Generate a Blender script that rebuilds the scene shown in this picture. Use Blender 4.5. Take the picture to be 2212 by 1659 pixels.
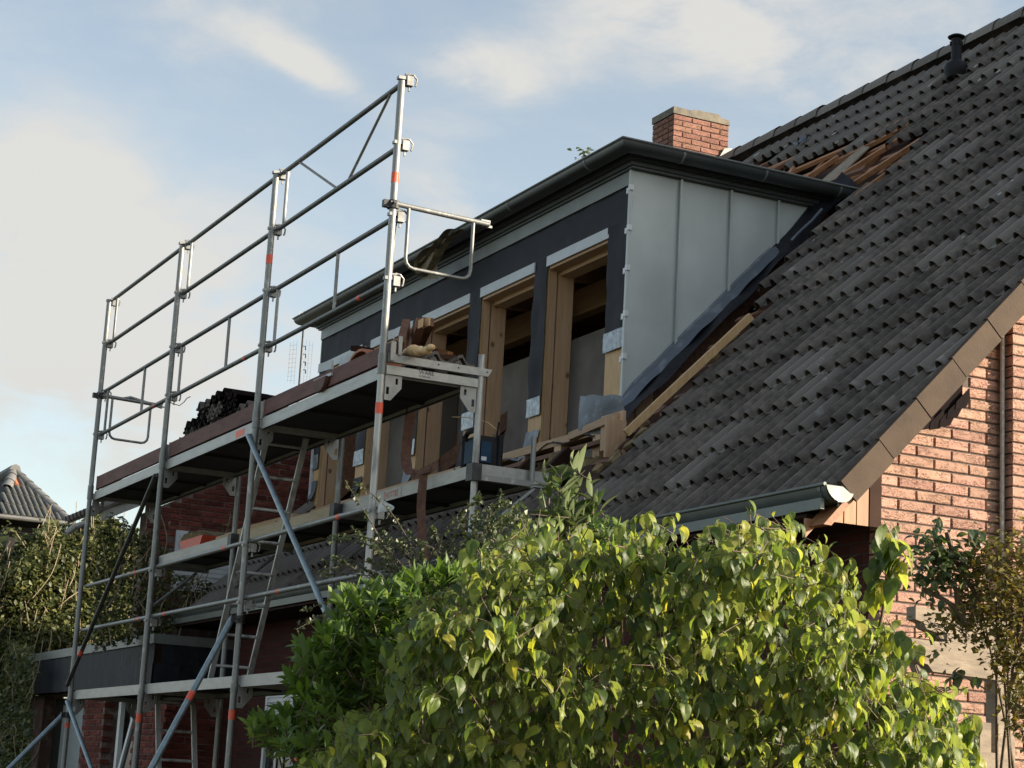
import bpy, bmesh, math, random
import numpy as np
from mathutils import Vector, Matrix, Quaternion
from mathutils.geometry import tessellate_polygon
random.seed(7)
RNG = np.random.default_rng(11)
R = math.radians
for o in list(bpy.data.objects):
    bpy.data.objects.remove(o)
S = bpy.context.scene
C = S.collection

# ------------------------------------------------------------------ camera
CAM_F = 4211.79                      # focal length in pixels of a 2212 px wide frame
CAM_R = np.array([[0.4443111853512647, 0.8942636235662184, 0.05366695573600996],
                  [-0.16087416357921833, 0.1385737419105099, -0.9771984555583407],
                  [-0.8813098626841986, 0.425546577496678, 0.20543377598735524]])   # right, down, forward
CAM_C = np.array([0.0, 0.0, 1.6])
cam = bpy.data.cameras.new('camera'); camo = bpy.data.objects.new('camera', cam); C.objects.link(camo)
cam.sensor_width = 36; cam.lens = 36 * CAM_F / 2212; cam.clip_start = .1; cam.clip_end = 3000
mw = Matrix.Identity(4)
for i in range(3):
    mw[i][0] = CAM_R[0][i]; mw[i][1] = -CAM_R[1][i]; mw[i][2] = -CAM_R[2][i]; mw[i][3] = CAM_C[i]
camo.matrix_world = mw
S.camera = camo

def ray(u, v):
    return CAM_R.T @ np.array([(u - 1106) / CAM_F, (v - 829.5) / CAM_F, 1.0])
def at(u, v, axis, val):             # where a line of sight meets the plane x, y or z = val
    d = ray(u, v); return Vector(CAM_C + d * ((val - CAM_C[axis]) / d[axis]))
def fw(u, v, dist):                  # point at a distance along the view axis
    return Vector(CAM_C + ray(u, v) * dist)

# ------------------------------------------------------------------ light
SUN = Vector((1.0, 1.35, .60)).normalized()
S.render.engine = 'CYCLES'
S.view_settings.view_transform = 'Standard'; S.view_settings.look = 'None'
S.view_settings.gamma = 1; S.view_settings.use_curve_mapping = False
S.view_settings.exposure = 1.25
sun = bpy.data.lights.new('sun', 'SUN'); sun.energy = 4.7; sun.angle = R(.53); sun.color = (1, .87, .70)
suno = bpy.data.objects.new('sun', sun); C.objects.link(suno)
suno.rotation_euler = SUN.to_track_quat('Z', 'Y').to_euler(); suno.location = SUN * 60

W = bpy.data.worlds.new('World'); S.world = W; W.use_nodes = True
wt = W.node_tree; wt.nodes.clear()
class NT:
    """tiny helper for node trees"""
    def __init__(s, t): s.t = t
    def n(s, typ, **k):
        x = s.t.nodes.new(typ)
        for a, b in k.items():
            setattr(x, a, b)
        return x
    def put(s, sock, v):
        if isinstance(v, bpy.types.NodeSocket): s.t.links.new(v, sock)
        elif v is not None: sock.default_value = v
    def m(s, op, a, b=None, c=None):
        x = s.n('ShaderNodeMath', operation=op)
        for i, v in enumerate((a, b, c)): s.put(x.inputs[i], v)
        return x.outputs[0]
    def vm(s, op, a, b=None):
        x = s.n('ShaderNodeVectorMath', operation=op)
        for i, v in enumerate((a, b)): s.put(x.inputs[i], v)
        return x.outputs['Value'] if op == 'DOT_PRODUCT' else x.outputs[0]
    def mix(s, f, a, b, blend='MIX'):
        x = s.n('ShaderNodeMix', data_type='RGBA', blend_type=blend)
        s.put(x.inputs[0], f); s.put(x.inputs[6], a); s.put(x.inputs[7], b)
        return x.outputs[2]
    def noise(s, vec, scale, detail=4, rough=.55, dist=0):
        x = s.n('ShaderNodeTexNoise'); s.put(x.inputs['Vector'], vec)
        x.inputs['Scale'].default_value = scale; x.inputs['Detail'].default_value = detail
        x.inputs['Roughness'].default_value = rough; x.inputs['Distortion'].default_value = dist
        return x.outputs['Fac']
    def ramp(s, f, stops, interp='LINEAR'):
        x = s.n('ShaderNodeValToRGB'); x.color_ramp.interpolation = interp
        e = x.color_ramp.elements
        while len(e) < len(stops): e.new(.5)
        for q, (p, c) in zip(e, stops):
            q.position = p; q.color = c if len(c) == 4 else (*c, 1)
        s.put(x.inputs[0], f); return x.outputs[0]
    def mr(s, v, a, b, c=0, d=1, smooth=False):
        x = s.n('ShaderNodeMapRange'); x.interpolation_type = 'SMOOTHSTEP' if smooth else 'LINEAR'
        s.put(x.inputs[0], v)
        for i, q in enumerate((a, b, c, d)): x.inputs[1 + i].default_value = q
        return x.outputs[0]
nt = NT(wt)
wout = nt.n('ShaderNodeOutputWorld'); bg = nt.n('ShaderNodeBackground')
sky = nt.n('ShaderNodeTexSky', sky_type='NISHITA')
sky.sun_disc = False; sky.sun_elevation = math.asin(SUN.z); sky.sun_rotation = math.atan2(SUN.x, SUN.y)
sky.air_density = 1.0; sky.dust_density = 1.2; sky.ozone_density = 1.6
SKY_K = .15
bg.inputs[1].default_value = SKY_K
tc = nt.n('ShaderNodeTexCoord').outputs['Generated']
# world-fixed sky axes: along the street's compass bearing, horizontal across, and up
fwd0 = Vector((-.9, .436, 0)).normalized(); rt0 = Vector((.436, .9, 0)).normalized()
fa = nt.vm('DOT_PRODUCT', tc, tuple(fwd0)); ra = nt.vm('DOT_PRODUCT', tc, tuple(rt0))
ua = nt.vm('DOT_PRODUCT', tc, (0, 0, 1))
def sky_ae(u, v):
    d = Vector(ray(u, v)).normalized(); return d.dot(rt0), d.z
comb = nt.n('ShaderNodeCombineXYZ'); nt.put(comb.inputs[0], ra); nt.put(comb.inputs[1], fa); nt.put(comb.inputs[2], nt.m('MULTIPLY', ua, 2.2))
cv = comb.outputs[0]
warp = nt.noise(cv, 3.0, 3, .5)
big = nt.noise(cv, 3.4, 6, .58, .6)
fine = nt.noise(cv, 13.0, 7, .60, .25)
tot = nt.m('ADD', nt.m('MULTIPLY', nt.mr(big, .44, .80, 0, 1, True), .38), .16)
def blob(u0, v0, u1, v1, w, amp, fz=.55):
    """a soft cloud streak lying between two bearings"""
    global tot
    a0, e0 = sky_ae(u0, v0); a1, e1 = sky_ae(u1, v1)
    L = math.hypot(a1 - a0, e1 - e0); cx, cy = (a0 + a1) / 2, (e0 + e1) / 2; c, s_ = (a1 - a0) / L, (e1 - e0) / L
    da = nt.m('SUBTRACT', ra, cx); de = nt.m('SUBTRACT', ua, cy)
    p = nt.m('ADD', nt.m('MULTIPLY', da, c), nt.m('MULTIPLY', de, s_))
    q = nt.m('SUBTRACT', nt.m('MULTIPLY', de, c), nt.m('MULTIPLY', da, s_))
    q = nt.m('ADD', q, nt.m('MULTIPLY', nt.m('SUBTRACT', warp, .5), w * 1.8)); q = nt.m('ADD', q, nt.m('MULTIPLY', nt.m('SUBTRACT', fine, .5), w * 1.1))
    r2 = nt.m('ADD', nt.m('POWER', nt.m('ABSOLUTE', nt.m('DIVIDE', p, L * .55)), 2), nt.m('POWER', nt.m('ABSOLUTE', nt.m('DIVIDE', q, w)), 2))
    g = nt.m('EXPONENT', nt.m('MULTIPLY', r2, -1.0))
    g = nt.m('MULTIPLY', g, nt.mr(fa, 0, .3, 0, 1))
    tot = nt.m('ADD', tot, nt.m('MULTIPLY', g, amp))
blob(560, 70, 780, 215, .0085, .72, .7)
blob(930, 120, 1160, 170, .015, .62, .7)
blob(1380, -20, 1700, 110, .022, .55)
blob(1150, 40, 1500, 60, .022, .35)
blob(-120, 380, 240, 400, .034, .9, .55)
blob(-120, 500, 420, 560, .045, .85, .4)
blob(-100, 720, 700, 760, .055, .80, .2)
blob(820, 420, 1040, 420, .035, .45, .4)
blob(1450, 190, 2300, 40, .05, .45, .3)
tot = nt.mr(nt.m('MULTIPLY', tot, nt.mr(fine, .24, .76, .15, 1.75)), .10, 1.0, 0, .95, True)
hz = nt.mr(ua, .0, .13, .8, 0, True)
tot = nt.m('MAXIMUM', tot, hz)
cloudcol = nt.mix(nt.mr(ua, .02, .22, 0, 1), (1.98, 1.87, 1.69, 1), (2.12, 2.09, 2.0, 1))
hs = nt.n('ShaderNodeHueSaturation'); hs.inputs['Saturation'].default_value = .74; hs.inputs['Value'].default_value = .68; wt.links.new(sky.outputs[0], hs.inputs['Color'])
skc = nt.mix(tot, nt.mix(1.0, hs.outputs[0], (1.05, 1.0, .90, 1), 'MULTIPLY'), cloudcol)
wt.links.new(skc, bg.inputs[0]); wt.links.new(bg.outputs[0], wout.inputs[0])

# ------------------------------------------------------------------ materials
def M(name, col, col2=None, rough=.6, metal=0, var=0, ns=8, nd=5, lo=.35, hi=.65, bump=0, bs=40, spec=.5, stretch=(1, 1, 1), hue=0, knots=0):
    m = bpy.data.materials.new(name); m.use_nodes = True
    t = NT(m.node_tree); p = m.node_tree.nodes['Principled BSDF']
    tcn = t.n('ShaderNodeTexCoord').outputs['Object']
    oi = t.n('ShaderNodeObjectInfo').outputs['Random']
    v = t.vm('ADD', t.vm('MULTIPLY', tcn, stretch), t.vm('MULTIPLY', (37., 11., 23.), None))
    vn = v.node.inputs[1].links[0].from_node
    t.put(vn.inputs[1], oi)
    c = (*col, 1)
    if col2:
        f = t.mr(t.noise(v, ns, nd), lo, hi)
        c = t.mix(f, (*col, 1), (*col2, 1))
    if knots:
        vo = t.n('ShaderNodeTexVoronoi'); of = t.n('ShaderNodeVectorMath', operation='SCALE'); of.inputs[0].default_value = (9., 5., 7.); t.put(of.inputs['Scale'], oi); t.put(vo.inputs['Vector'], t.vm('ADD', t.vm('MULTIPLY', tcn, (1, 1, .7)), of.outputs[0])); vo.inputs['Scale'].default_value = knots
        kn = t.mr(vo.outputs['Distance'], .08, .17, 1, 0)
        c = t.mix(t.m('MULTIPLY', kn, .8), c, (.10, .045, .02, 1))
    if var or hue:
        h = t.n('ShaderNodeHueSaturation')
        t.put(h.inputs['Color'], c)
        t.put(h.inputs['Value'], t.mr(oi, 0, 1, 1 - var, 1 + var))
        if hue: t.put(h.inputs['Hue'], t.mr(t.m('FRACT', t.m('MULTIPLY', oi, 7.31)), 0, 1, .5 - hue, .5 + hue))
        c = h.outputs[0]
    t.put(p.inputs['Base Color'], c)
    p.inputs['Roughness'].default_value = rough; p.inputs['Metallic'].default_value = metal
    p.inputs['Specular IOR Level'].default_value = spec
    if bump:
        b = t.n('ShaderNodeBump'); b.inputs['Strength'].default_value = bump; b.inputs['Distance'].default_value = .01
        t.put(b.inputs['Height'], t.noise(v, bs, 5, .6)); t.put(p.inputs['Normal'], b.outputs[0])
    return m
def brick_mat(name, col, col2, crease, var=.14):
    """rustic wire-cut brick: creased face with darker folds"""
    m = bpy.data.materials.new(name); m.use_nodes = True
    t = NT(m.node_tree); p = m.node_tree.nodes['Principled BSDF']
    tcn = t.n('ShaderNodeTexCoord').outputs['Object']; oi = t.n('ShaderNodeObjectInfo').outputs['Random']
    off = t.n('ShaderNodeVectorMath', operation='SCALE'); off.inputs[0].default_value = (31., 57., 13.); t.put(off.inputs['Scale'], oi)
    v = t.vm('ADD', t.vm('MULTIPLY', tcn, (1, 1, 2.1)), off.outputs[0])
    n1 = t.noise(v, 9, 3, .5, .4); n2 = t.noise(v, 15, 3, .5, 2.4)
    cr = t.m('SUBTRACT', 1.0, t.mr(t.m('ABSOLUTE', t.m('SUBTRACT', n2, .5)), .0, .05))
    cr = t.m('MULTIPLY', cr, t.mr(n1, .40, .52))
    base = t.mix(t.mr(t.noise(v, 14, 4), .3, .7), (*col, 1), (*col2, 1))
    c = t.mix(t.m('MULTIPLY', cr, .75), base, (*crease, 1))
    h = t.n('ShaderNodeHueSaturation'); t.put(h.inputs['Color'], c); t.put(h.inputs['Value'], t.mr(oi, 0, 1, 1 - var, 1 + var))
    t.put(h.inputs['Hue'], t.mr(t.m('FRACT', t.m('MULTIPLY', oi, 5.7)), 0, 1, .492, .506))
    t.put(p.inputs['Base Color'], h.outputs[0]); p.inputs['Roughness'].default_value = .85; p.inputs['Specular IOR Level'].default_value = .2
    b = t.n('ShaderNodeBump'); b.inputs['Strength'].default_value = .7; b.inputs['Distance'].default_value = .006
    t.put(b.inputs['Height'], t.m('SUBTRACT', t.noise(v, 60, 4), t.m('MULTIPLY', cr, 1.4))); t.put(p.inputs['Normal'], b.outputs[0])
    return m
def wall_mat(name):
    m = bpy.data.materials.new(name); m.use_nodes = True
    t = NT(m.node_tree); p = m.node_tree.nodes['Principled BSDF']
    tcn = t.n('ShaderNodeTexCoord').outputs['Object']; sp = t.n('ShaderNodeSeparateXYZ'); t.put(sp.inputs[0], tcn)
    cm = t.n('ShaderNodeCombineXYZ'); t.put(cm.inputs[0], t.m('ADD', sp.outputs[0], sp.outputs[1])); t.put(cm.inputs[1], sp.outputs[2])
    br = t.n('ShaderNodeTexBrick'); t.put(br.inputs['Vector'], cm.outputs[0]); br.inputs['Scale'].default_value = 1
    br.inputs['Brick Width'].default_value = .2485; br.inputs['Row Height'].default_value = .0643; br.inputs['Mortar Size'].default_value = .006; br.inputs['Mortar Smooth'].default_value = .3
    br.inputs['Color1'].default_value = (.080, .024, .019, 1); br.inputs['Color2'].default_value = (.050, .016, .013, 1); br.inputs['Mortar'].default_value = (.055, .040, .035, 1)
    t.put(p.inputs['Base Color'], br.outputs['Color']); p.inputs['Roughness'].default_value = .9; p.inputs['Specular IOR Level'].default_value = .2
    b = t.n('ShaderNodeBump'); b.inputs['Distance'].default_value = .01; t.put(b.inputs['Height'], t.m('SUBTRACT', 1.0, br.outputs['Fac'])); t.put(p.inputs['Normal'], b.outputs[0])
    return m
def leaf_mat(name, stops, trans, rough=.38, tmix=.4, spec=.5, back=.4):
    m = bpy.data.materials.new(name); m.use_nodes = True
    t = NT(m.node_tree); p = m.node_tree.nodes['Principled BSDF']; out = m.node_tree.nodes['Material Output']
    isl = t.n('ShaderNodeNewGeometry').outputs['Random Per Island']; oi = t.n('ShaderNodeObjectInfo').outputs['Random']
    f = t.m('FRACT', t.m('ADD', isl, t.m('MULTIPLY', oi, 3.7)))
    c = t.ramp(f, stops)
    tcn = t.n('ShaderNodeTexCoord').outputs['Object']
    c = t.mix(t.m('MULTIPLY', t.mr(t.noise(tcn, 45, 4), .3, .75), .45), c, (0.03, 0.06, 0.008, 1), 'MIX')
    bf = t.n('ShaderNodeNewGeometry').outputs['Backfacing']
    c = t.mix(t.m('MULTIPLY', bf, back), c, (.26, .29, .17, 1))
    t.put(p.inputs['Base Color'], c); p.inputs['Roughness'].default_value = rough; p.inputs['Specular IOR Level'].default_value = spec
    tr = t.n('ShaderNodeBsdfTranslucent'); t.put(tr.inputs[0], t.mix(1.0, c, (*trans, 1), 'MULTIPLY'))
    mx = t.n('ShaderNodeMixShader'); mx.inputs[0].default_value = tmix
    m.node_tree.links.new(p.outputs[0], mx.inputs[1]); m.node_tree.links.new(tr.outputs[0], mx.inputs[2]); m.node_tree.links.new(mx.outputs[0], out.inputs[0])
    return m
MT = dict(
    tile=M('dark concrete tile', (.168, .142, .122), (.088, .077, .069), .82, var=.26, ns=14, bump=.35, bs=120, spec=.18),
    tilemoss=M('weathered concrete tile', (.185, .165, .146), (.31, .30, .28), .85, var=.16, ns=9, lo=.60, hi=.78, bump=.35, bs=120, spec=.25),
    verge=M('brown verge tile', (.082, .056, .038), (.056, .040, .028), .85, var=.08, ns=5, bump=.2, bs=60, spec=.3),
    battenlit=M('orange roof batten', (.42, .20, .095), (.30, .135, .06), .7, ns=5, stretch=(.7, 6, 6), var=.25),  # brighter copy of the stained timber; the lit look is in the colour
    barge=M('stained timber', (.34, .15, .06), (.22, .09, .035), .6, ns=6, stretch=(1, 8, 8), var=.08),
    eavebd=M('brown stained board', (.36, .185, .085), (.27, .13, .06), .6, ns=5, stretch=(6, 6, 1), var=.12),
    brick=brick_mat('salmon rustic brick', (.44, .27, .20), (.36, .205, .15), (.14, .07, .05), .2),
    brickch=brick_mat('chimney brick', (.29, .155, .11), (.23, .115, .085), (.14, .06, .04)),
    brickred=brick_mat('dark red brick', (.205, .062, .044), (.145, .044, .032), (.06, .022, .018), .35),
    brickext=brick_mat('red garage brick', (.20, .056, .038), (.14, .040, .028), (.06, .02, .016), .3),
    mortar=M('grey mortar', (.135, .108, .092), (.09, .073, .062), .95, ns=30, bump=.3),  # darkened: the shadow in the recessed joints is put into the colour
    mortard=M('dark mortar', (.13, .075, .06), (.26, .22, .20), .95, ns=7, lo=.5, hi=.7),
    concrete=M('weathered concrete', (.22, .19, .14), (.12, .11, .09), .9, ns=9, bump=.4, bs=50),
    zinc=M('preweathered zinc', (.49, .525, .515), (.42, .45, .44), .5, .25, ns=2.2, var=.05, bump=.12, bs=3.5),
    zincd=M('dark zinc gutter', (.085, .095, .098), (.065, .073, .076), .42, .45, ns=4),
    zincfl=M('grey zinc trim', (.20, .215, .205), (.16, .17, .165), .5, .3, ns=5),
    gutterg=M('grey green gutter', (.115, .135, .125), (.09, .105, .10), .42, .25, ns=6),
    lead=M('lead sheet', (.12, .138, .165), (.33, .35, .38), .5, .25, ns=7, lo=.52, hi=.82, bump=.5, bs=14),
    membrane=M('navy roofing membrane', (.012, .0125, .018), (.019, .020, .028), .7, spec=.3, ns=6, bump=.5, bs=7),
    blackfoil=M('black foil', (.010, .010, .013), (.02, .02, .026), .5, spec=.2, ns=9, bump=.6, bs=14),
    white=M('white painted bar', (.56, .59, .60), (.48, .51, .53), .5, ns=5),
    tape=M('silver joint tape', (.34, .37, .40), (.15, .17, .20), .35, .5, ns=22, bump=.5, bs=30),
    woodnew=M('fresh spruce', (.58, .385, .235), (.49, .31, .18), knots=6.5, rough=.65, ns=5, stretch=(7, 7, .6), var=.10),
    woodx=M('spruce along x', (.52, .34, .20), (.42, .265, .145), .65, ns=5, stretch=(.6, 7, 7), var=.12),
    woodlite=M('pale spruce board', (.60, .40, .20), (.50, .31, .15), .65, ns=6, stretch=(7, 7, 1.2), var=.06),
    woodold=M('old roof timber', (.20, .095, .055), (.12, .058, .034), .75, ns=5, stretch=(.7, 6, 6), var=.22),
    woodgrey=M('weathered timber', (.30, .24, .17), (.19, .15, .11), .8, ns=6, stretch=(1.2, 1.2, 6), var=.1, bump=.3, bs=40),
    wooddark=M('dark stained timber', (.055, .026, .016), (.035, .018, .012), .8, spec=.15, ns=6, var=.25),
    plaster=M('plasterboard', (.235, .21, .185), (.15, .135, .12), .9, ns=2.2),
    insul=M('mineral wool', (.30, .22, .11), (.12, .085, .045), .95, ns=9, bump=1, bs=22),
    foam=M('yellow foam', (.74, .56, .33), (.62, .40, .20), .8, ns=18, bump=.6, bs=30),
    galvrail=M('dull rail tube', (.15, .155, .15), (.10, .105, .10), .5, .5, ns=14, var=.12, bump=.1, bs=60),
    brickdeep=wall_mat('shaded brick wall'),  # front wall brick, its deep shade put into the colour
    galv=M('galvanised tube', (.235, .24, .23), (.40, .40, .375), .5, .5, ns=20, lo=.56, hi=.70, stretch=(1, 1, .5), var=.12, bump=.1, bs=60),
    galvlite=M('bright galvanised tube', (.48, .475, .45), (.25, .245, .23), .5, .4, ns=13, lo=.50, hi=.66, stretch=(1, 1, .3), var=.06),
    galvshade=M('shaded brace tube', (.12, .115, .105), (.08, .075, .07), .5, .6, ns=10, var=.1),  # tube of the brace in shade; that shade is put into its colour
    galvteal=M('blue grey brace tube', (.27, .34, .37), (.20, .25, .27), .45, .6, ns=14, var=.06),
    alu=M('aluminium rail', (.40, .395, .37), (.29, .285, .27), .5, .35, ns=10, lo=.4, hi=.8, stretch=(.5, 2, 2), var=.06),
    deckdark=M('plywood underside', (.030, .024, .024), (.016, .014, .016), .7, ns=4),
    deckwood=M('scaffold planks', (.50, .42, .29), (.36, .30, .20), .8, ns=9, stretch=(.5, 5, 5), lo=.45, hi=.8, var=.1),
    toe=M('red brown toe board', (.155, .070, .056), (.095, .038, .030), .75, ns=5, stretch=(.7, 1.5, 3.5), var=.12, bump=.2, bs=30),
    coupler=M('coupler steel', (.30, .30, .29), (.20, .20, .19), .5, .6, ns=20, var=.15),
    clampd=M('dark clamp', (.06, .06, .062), (.035, .035, .036), .5, .6, ns=20),
    gusset=M('galvanised plate', (.34, .34, .32), (.25, .25, .24), .5, .5, ns=9, var=.1),
    orange=M('orange marker band', (.85, .13, .065), (.72, .10, .05), .5, ns=20, var=.06),
    black=M('black plastic', (.014, .014, .017), (.02, .02, .023), .6, spec=.2, ns=12),
    blue=M('blue plastic', (.010, .050, .105), (.008, .035, .075), .5, spec=.2, ns=8),
    terra=M('terracotta', (.46, .17, .075), (.36, .12, .05), .7, ns=8, bump=.3),
    terradk=M('dark terracotta', (.15, .075, .055), (.10, .05, .04), .75, ns=8),
    strap=M('brown webbing', (.20, .10, .07), (.13, .062, .045), .8, ns=25, bump=.5, bs=160),
    strapo=M('olive webbing', (.22, .18, .10), (.13, .10, .065), .8, ns=18, bump=.5, bs=160),
    slate=M('blue black slate', (.014, .017, .023), (.024, .027, .034), .6, spec=.12, ns=9, var=.25, bump=.3, bs=50),
    slatebr=M('brown black shingle', (.014, .009, .009), (.008, .006, .006), .8, spec=.04, ns=9, var=.3),
    pvc=M('white window plastic', (.68, .70, .71), (.60, .62, .63), .35, ns=4),
    door=M('pale door', (.42, .45, .47), (.36, .39, .41), .45, ns=3),
    glass=M('dark window glass', (.010, .012, .014), (.02, .022, .025), .08, ns=2, spec=.6),
    dark=M('near black fill', (.012, .010, .010), None, .9),  # near black, paints the darkness of holes, slots and the doorway
    ground=M('garden soil and lawn', (.05, .065, .025), (.075, .062, .04), .95, ns=.7, bump=.5, bs=8),
    bark=M('bark', (.15, .11, .075), (.09, .065, .045), .85, ns=14, stretch=(3, 3, 1), bump=.4),
    twig=M('pale twig', (.34, .27, .17), (.20, .155, .10), .8, ns=20),
    twigd=M('dark twig', (.045, .035, .026), (.075, .055, .04), .8, ns=20),
    farTile=M('grey pantile', (.085, .088, .080), (.06, .062, .058), .7, ns=4, var=.12),
    farHip=M('pale hip tile', (.15, .15, .143), (.115, .115, .11), .7, ns=6, var=.08),
    paintgrey=M('pale grey board', (.40, .39, .36), (.30, .29, .265), .7, ns=7, stretch=(1, 6, 6)),
    paintbrown=M('grey brown board', (.155, .105, .075), (.11, .075, .055), .75, ns=6, stretch=(1, 6, 6)),
    ink=M('black ink', (.02, .02, .02), None, .7),
    redink=M('red print', (.62, .10, .06), None, .6),
)
LF = dict(
    big=leaf_mat('broad leaf', [(0, (.045, .075, .016)), (.35, (.075, .118, .024)), (.62, (.12, .168, .034)), (.82, (.19, .235, .045)), (.95, (.29, .31, .05)), (1, (.42, .36, .05))], (2.5, 2.4, 1.0), .5, .43, .55),
    ever=leaf_mat('evergreen leaf', [(0, (.060, .110, .024)), (.5, (.095, .160, .034)), (.85, (.15, .225, .045)), (1, (.21, .27, .06))], (1.6, 1.8, .5), .45, .35, back=.1),
    rhodo=leaf_mat('rhododendron leaf', [(0, (.05, .085, .022)), (.6, (.075, .12, .03)), (1, (.10, .15, .045))], (1.2, 1.3, .6), .3, .25),
    tiny=leaf_mat('small dark leaf', [(0, (.020, .030, .012)), (.7, (.032, .046, .016)), (1, (.06, .075, .025))], (1.1, 1.3, .5), .45, .2),
    ivy=leaf_mat('hedge leaf', [(0, (.035, .045, .015)), (.5, (.07, .08, .026)), (.82, (.13, .135, .042)), (1, (.30, .29, .10))], (1.2, 1.2, .6), .5, .3),
    gold=leaf_mat('yellowing leaf', [(0, (.07, .048, .014)), (.4, (.13, .085, .018)), (.8, (.26, .165, .025)), (1, (.10, .10, .03))], (1.4, 1.3, .5), .5, .35),
    rose=leaf_mat('rose leaf', [(0, (.035, .055, .024)), (.6, (.055, .085, .034)), (1, (.13, .16, .06))], (1.1, 1.3, .5), .4, .25),
)

# ------------------------------------------------------------------ mesh helpers
class MB:
    def __init__(s): s.v = []; s.f = []
    def add(s, vs, fs):
        b = len(s.v); s.v += [tuple(p) for p in vs]; s.f += [tuple(b + i for i in f) for f in fs]; return s
    def box(s, a, b):
        x0, y0, z0 = [min(p, q) for p, q in zip(a, b)]; x1, y1, z1 = [max(p, q) for p, q in zip(a, b)]
        return s.add([(x0, y0, z0), (x1, y0, z0), (x1, y1, z0), (x0, y1, z0), (x0, y0, z1), (x1, y0, z1), (x1, y1, z1), (x0, y1, z1)],
                     [(3, 2, 1, 0), (4, 5, 6, 7), (0, 1, 5, 4), (1, 2, 6, 5), (2, 3, 7, 6), (3, 0, 4, 7)])
    def bar(s, p, q, w, h, up=(0, 0, 1), roll=0):
        p, q = Vector(p), Vector(q); d = (q - p).normalized(); up = Vector(up)
        sd = d.cross(up)
        if sd.length < 1e-4: sd = d.cross(Vector((1, 0, 0)))
        sd.normalize(); u2 = sd.cross(d)
        if roll: qn = Quaternion(d, roll); sd.rotate(qn); u2.rotate(qn)
        vs = []
        for c in (p, q):
            for a, b in ((-1, -1), (1, -1), (1, 1), (-1, 1)): vs.append(c + sd * (a * w / 2) + u2 * (b * h / 2))
        return s.add(vs, [(0, 1, 2, 3), (7, 6, 5, 4), (0, 4, 5, 1), (1, 5, 6, 2), (2, 6, 7, 3), (3, 7, 4, 0)])
    def tube(s, pts, r, n=8, cap=True):
        pts = [Vector(p) for p in pts]; rs = r if isinstance(r, (list, tuple)) else [r] * len(pts)
        rings = []; prev = None
        for i, p in enumerate(pts):
            d = (pts[min(i + 1, len(pts) - 1)] - pts[max(i - 1, 0)]).normalized()
            if prev is None:
                a = d.orthogonal().normalized()
            else:
                a = prev - d * prev.dot(d)
                a = a.normalized() if a.length > 1e-5 else d.orthogonal().normalized()
            prev = a; b = d.cross(a)
            rings.append([p + (a * math.cos(2 * math.pi * k / n) + b * math.sin(2 * math.pi * k / n)) * rs[i] for k in range(n)])
        vs = [v for rg in rings for v in rg]; fs = []
        for i in range(len(pts) - 1):
            for k in range(n):
                k2 = (k + 1) % n; fs.append((i * n + k, i * n + k2, (i + 1) * n + k2, (i + 1) * n + k))
        if cap: fs += [tuple(range(n))[::-1], tuple((len(pts) - 1) * n + k for k in range(n))]
        return s.add(vs, fs)
    def prism(s, poly, off):
        """closed planar polygon (3D points) extruded by a vector"""
        poly = [Vector(p) for p in poly]; off = Vector(off); n = len(poly)
        nm = Vector((0, 0, 0))
        for i in range(n): nm += poly[i].cross(poly[(i + 1) % n])
        if nm.dot(off) > 0: poly = poly[::-1]
        return s.add(poly + [p + off for p in poly], [tuple(range(n)), tuple(range(2 * n - 1, n - 1, -1))] + [(i, i + n, (i + 1) % n + n, (i + 1) % n) for i in range(n)])
    def plate(s, loops, off):
        """flat plate with holes: first loop outer, the others holes"""
        loops = [[Vector(p) for p in l] for l in loops]; off = Vector(off)
        flat = [p for l in loops for p in l]; tris = tessellate_polygon(loops); n = len(flat)
        s.add(flat + [p + off for p in flat], [t for t in tris] + [tuple(i + n for i in t[::-1]) for t in tris])
        for l in loops:
            s.add(l + [p + off for p in l], [(i, (i + 1) % len(l), (i + 1) % len(l) + len(l), i + len(l)) for i in range(len(l))])
        return s
    def grid(s, fn, nu, nv, flip=False):
        vs = [fn(i / nu, j / nv) for j in range(nv + 1) for i in range(nu + 1)]
        fs = []
        for j in range(nv):
            for i in range(nu):
                a = j * (nu + 1) + i; q = (a, a + 1, a + nu + 2, a + nu + 1); fs.append(q[::-1] if flip else q)
        return s.add(vs, fs)
    def mesh(s, name, mat, smooth=False):
        me = bpy.data.meshes.new(name); me.from_pydata([tuple(v) for v in s.v], [], s.f); me.update()
        if mat: me.materials.append(mat)
        if smooth:
            me.polygons.foreach_set('use_smooth', [True] * len(me.polygons))
            me.set_sharp_from_angle(angle=R(45))
        return me
    def build(s, name, mat, parent=None, smooth=False, label=None, kind=None):
        return ob(name, s.mesh(name, mat, smooth), parent, label, kind)
def origin(p):
    v = p.location.copy()
    if p.parent: v = p.matrix_parent_inverse_loc if False else v
    return v
WORLD_LOC = {}
def ob(name, me, parent=None, label=None, kind=None, mw=None):
    """link a mesh whose coordinates are world coordinates (or placed by mw) under a parent Empty / mesh"""
    o = bpy.data.objects.new(name, me); C.objects.link(o)
    if mw is not None: o.matrix_basis = mw
    if parent is not None:
        o.parent = parent; o.matrix_parent_inverse = WORLD_LOC.get(parent.name, Matrix.Identity(4)).inverted()
    WORLD_LOC[o.name] = mw.copy() if mw is not None else Matrix.Identity(4)
    if label: o['label'] = label
    if kind: o['kind'] = kind
    return o
def thing(name, loc, label, cat, group=None):
    o = bpy.data.objects.new(name, None); C.objects.link(o); o.empty_display_size = .2
    o.location = loc; WORLD_LOC[o.name] = Matrix.Translation(Vector(loc))
    o['label'] = label; o['category'] = cat; o['kind'] = 'thing'
    if group: o['group'] = group
    return o
def tag(o, label, cat, group=None):
    o['label'] = label; o['category'] = cat; o['kind'] = 'thing'
    if group: o['group'] = group
    return o
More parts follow.
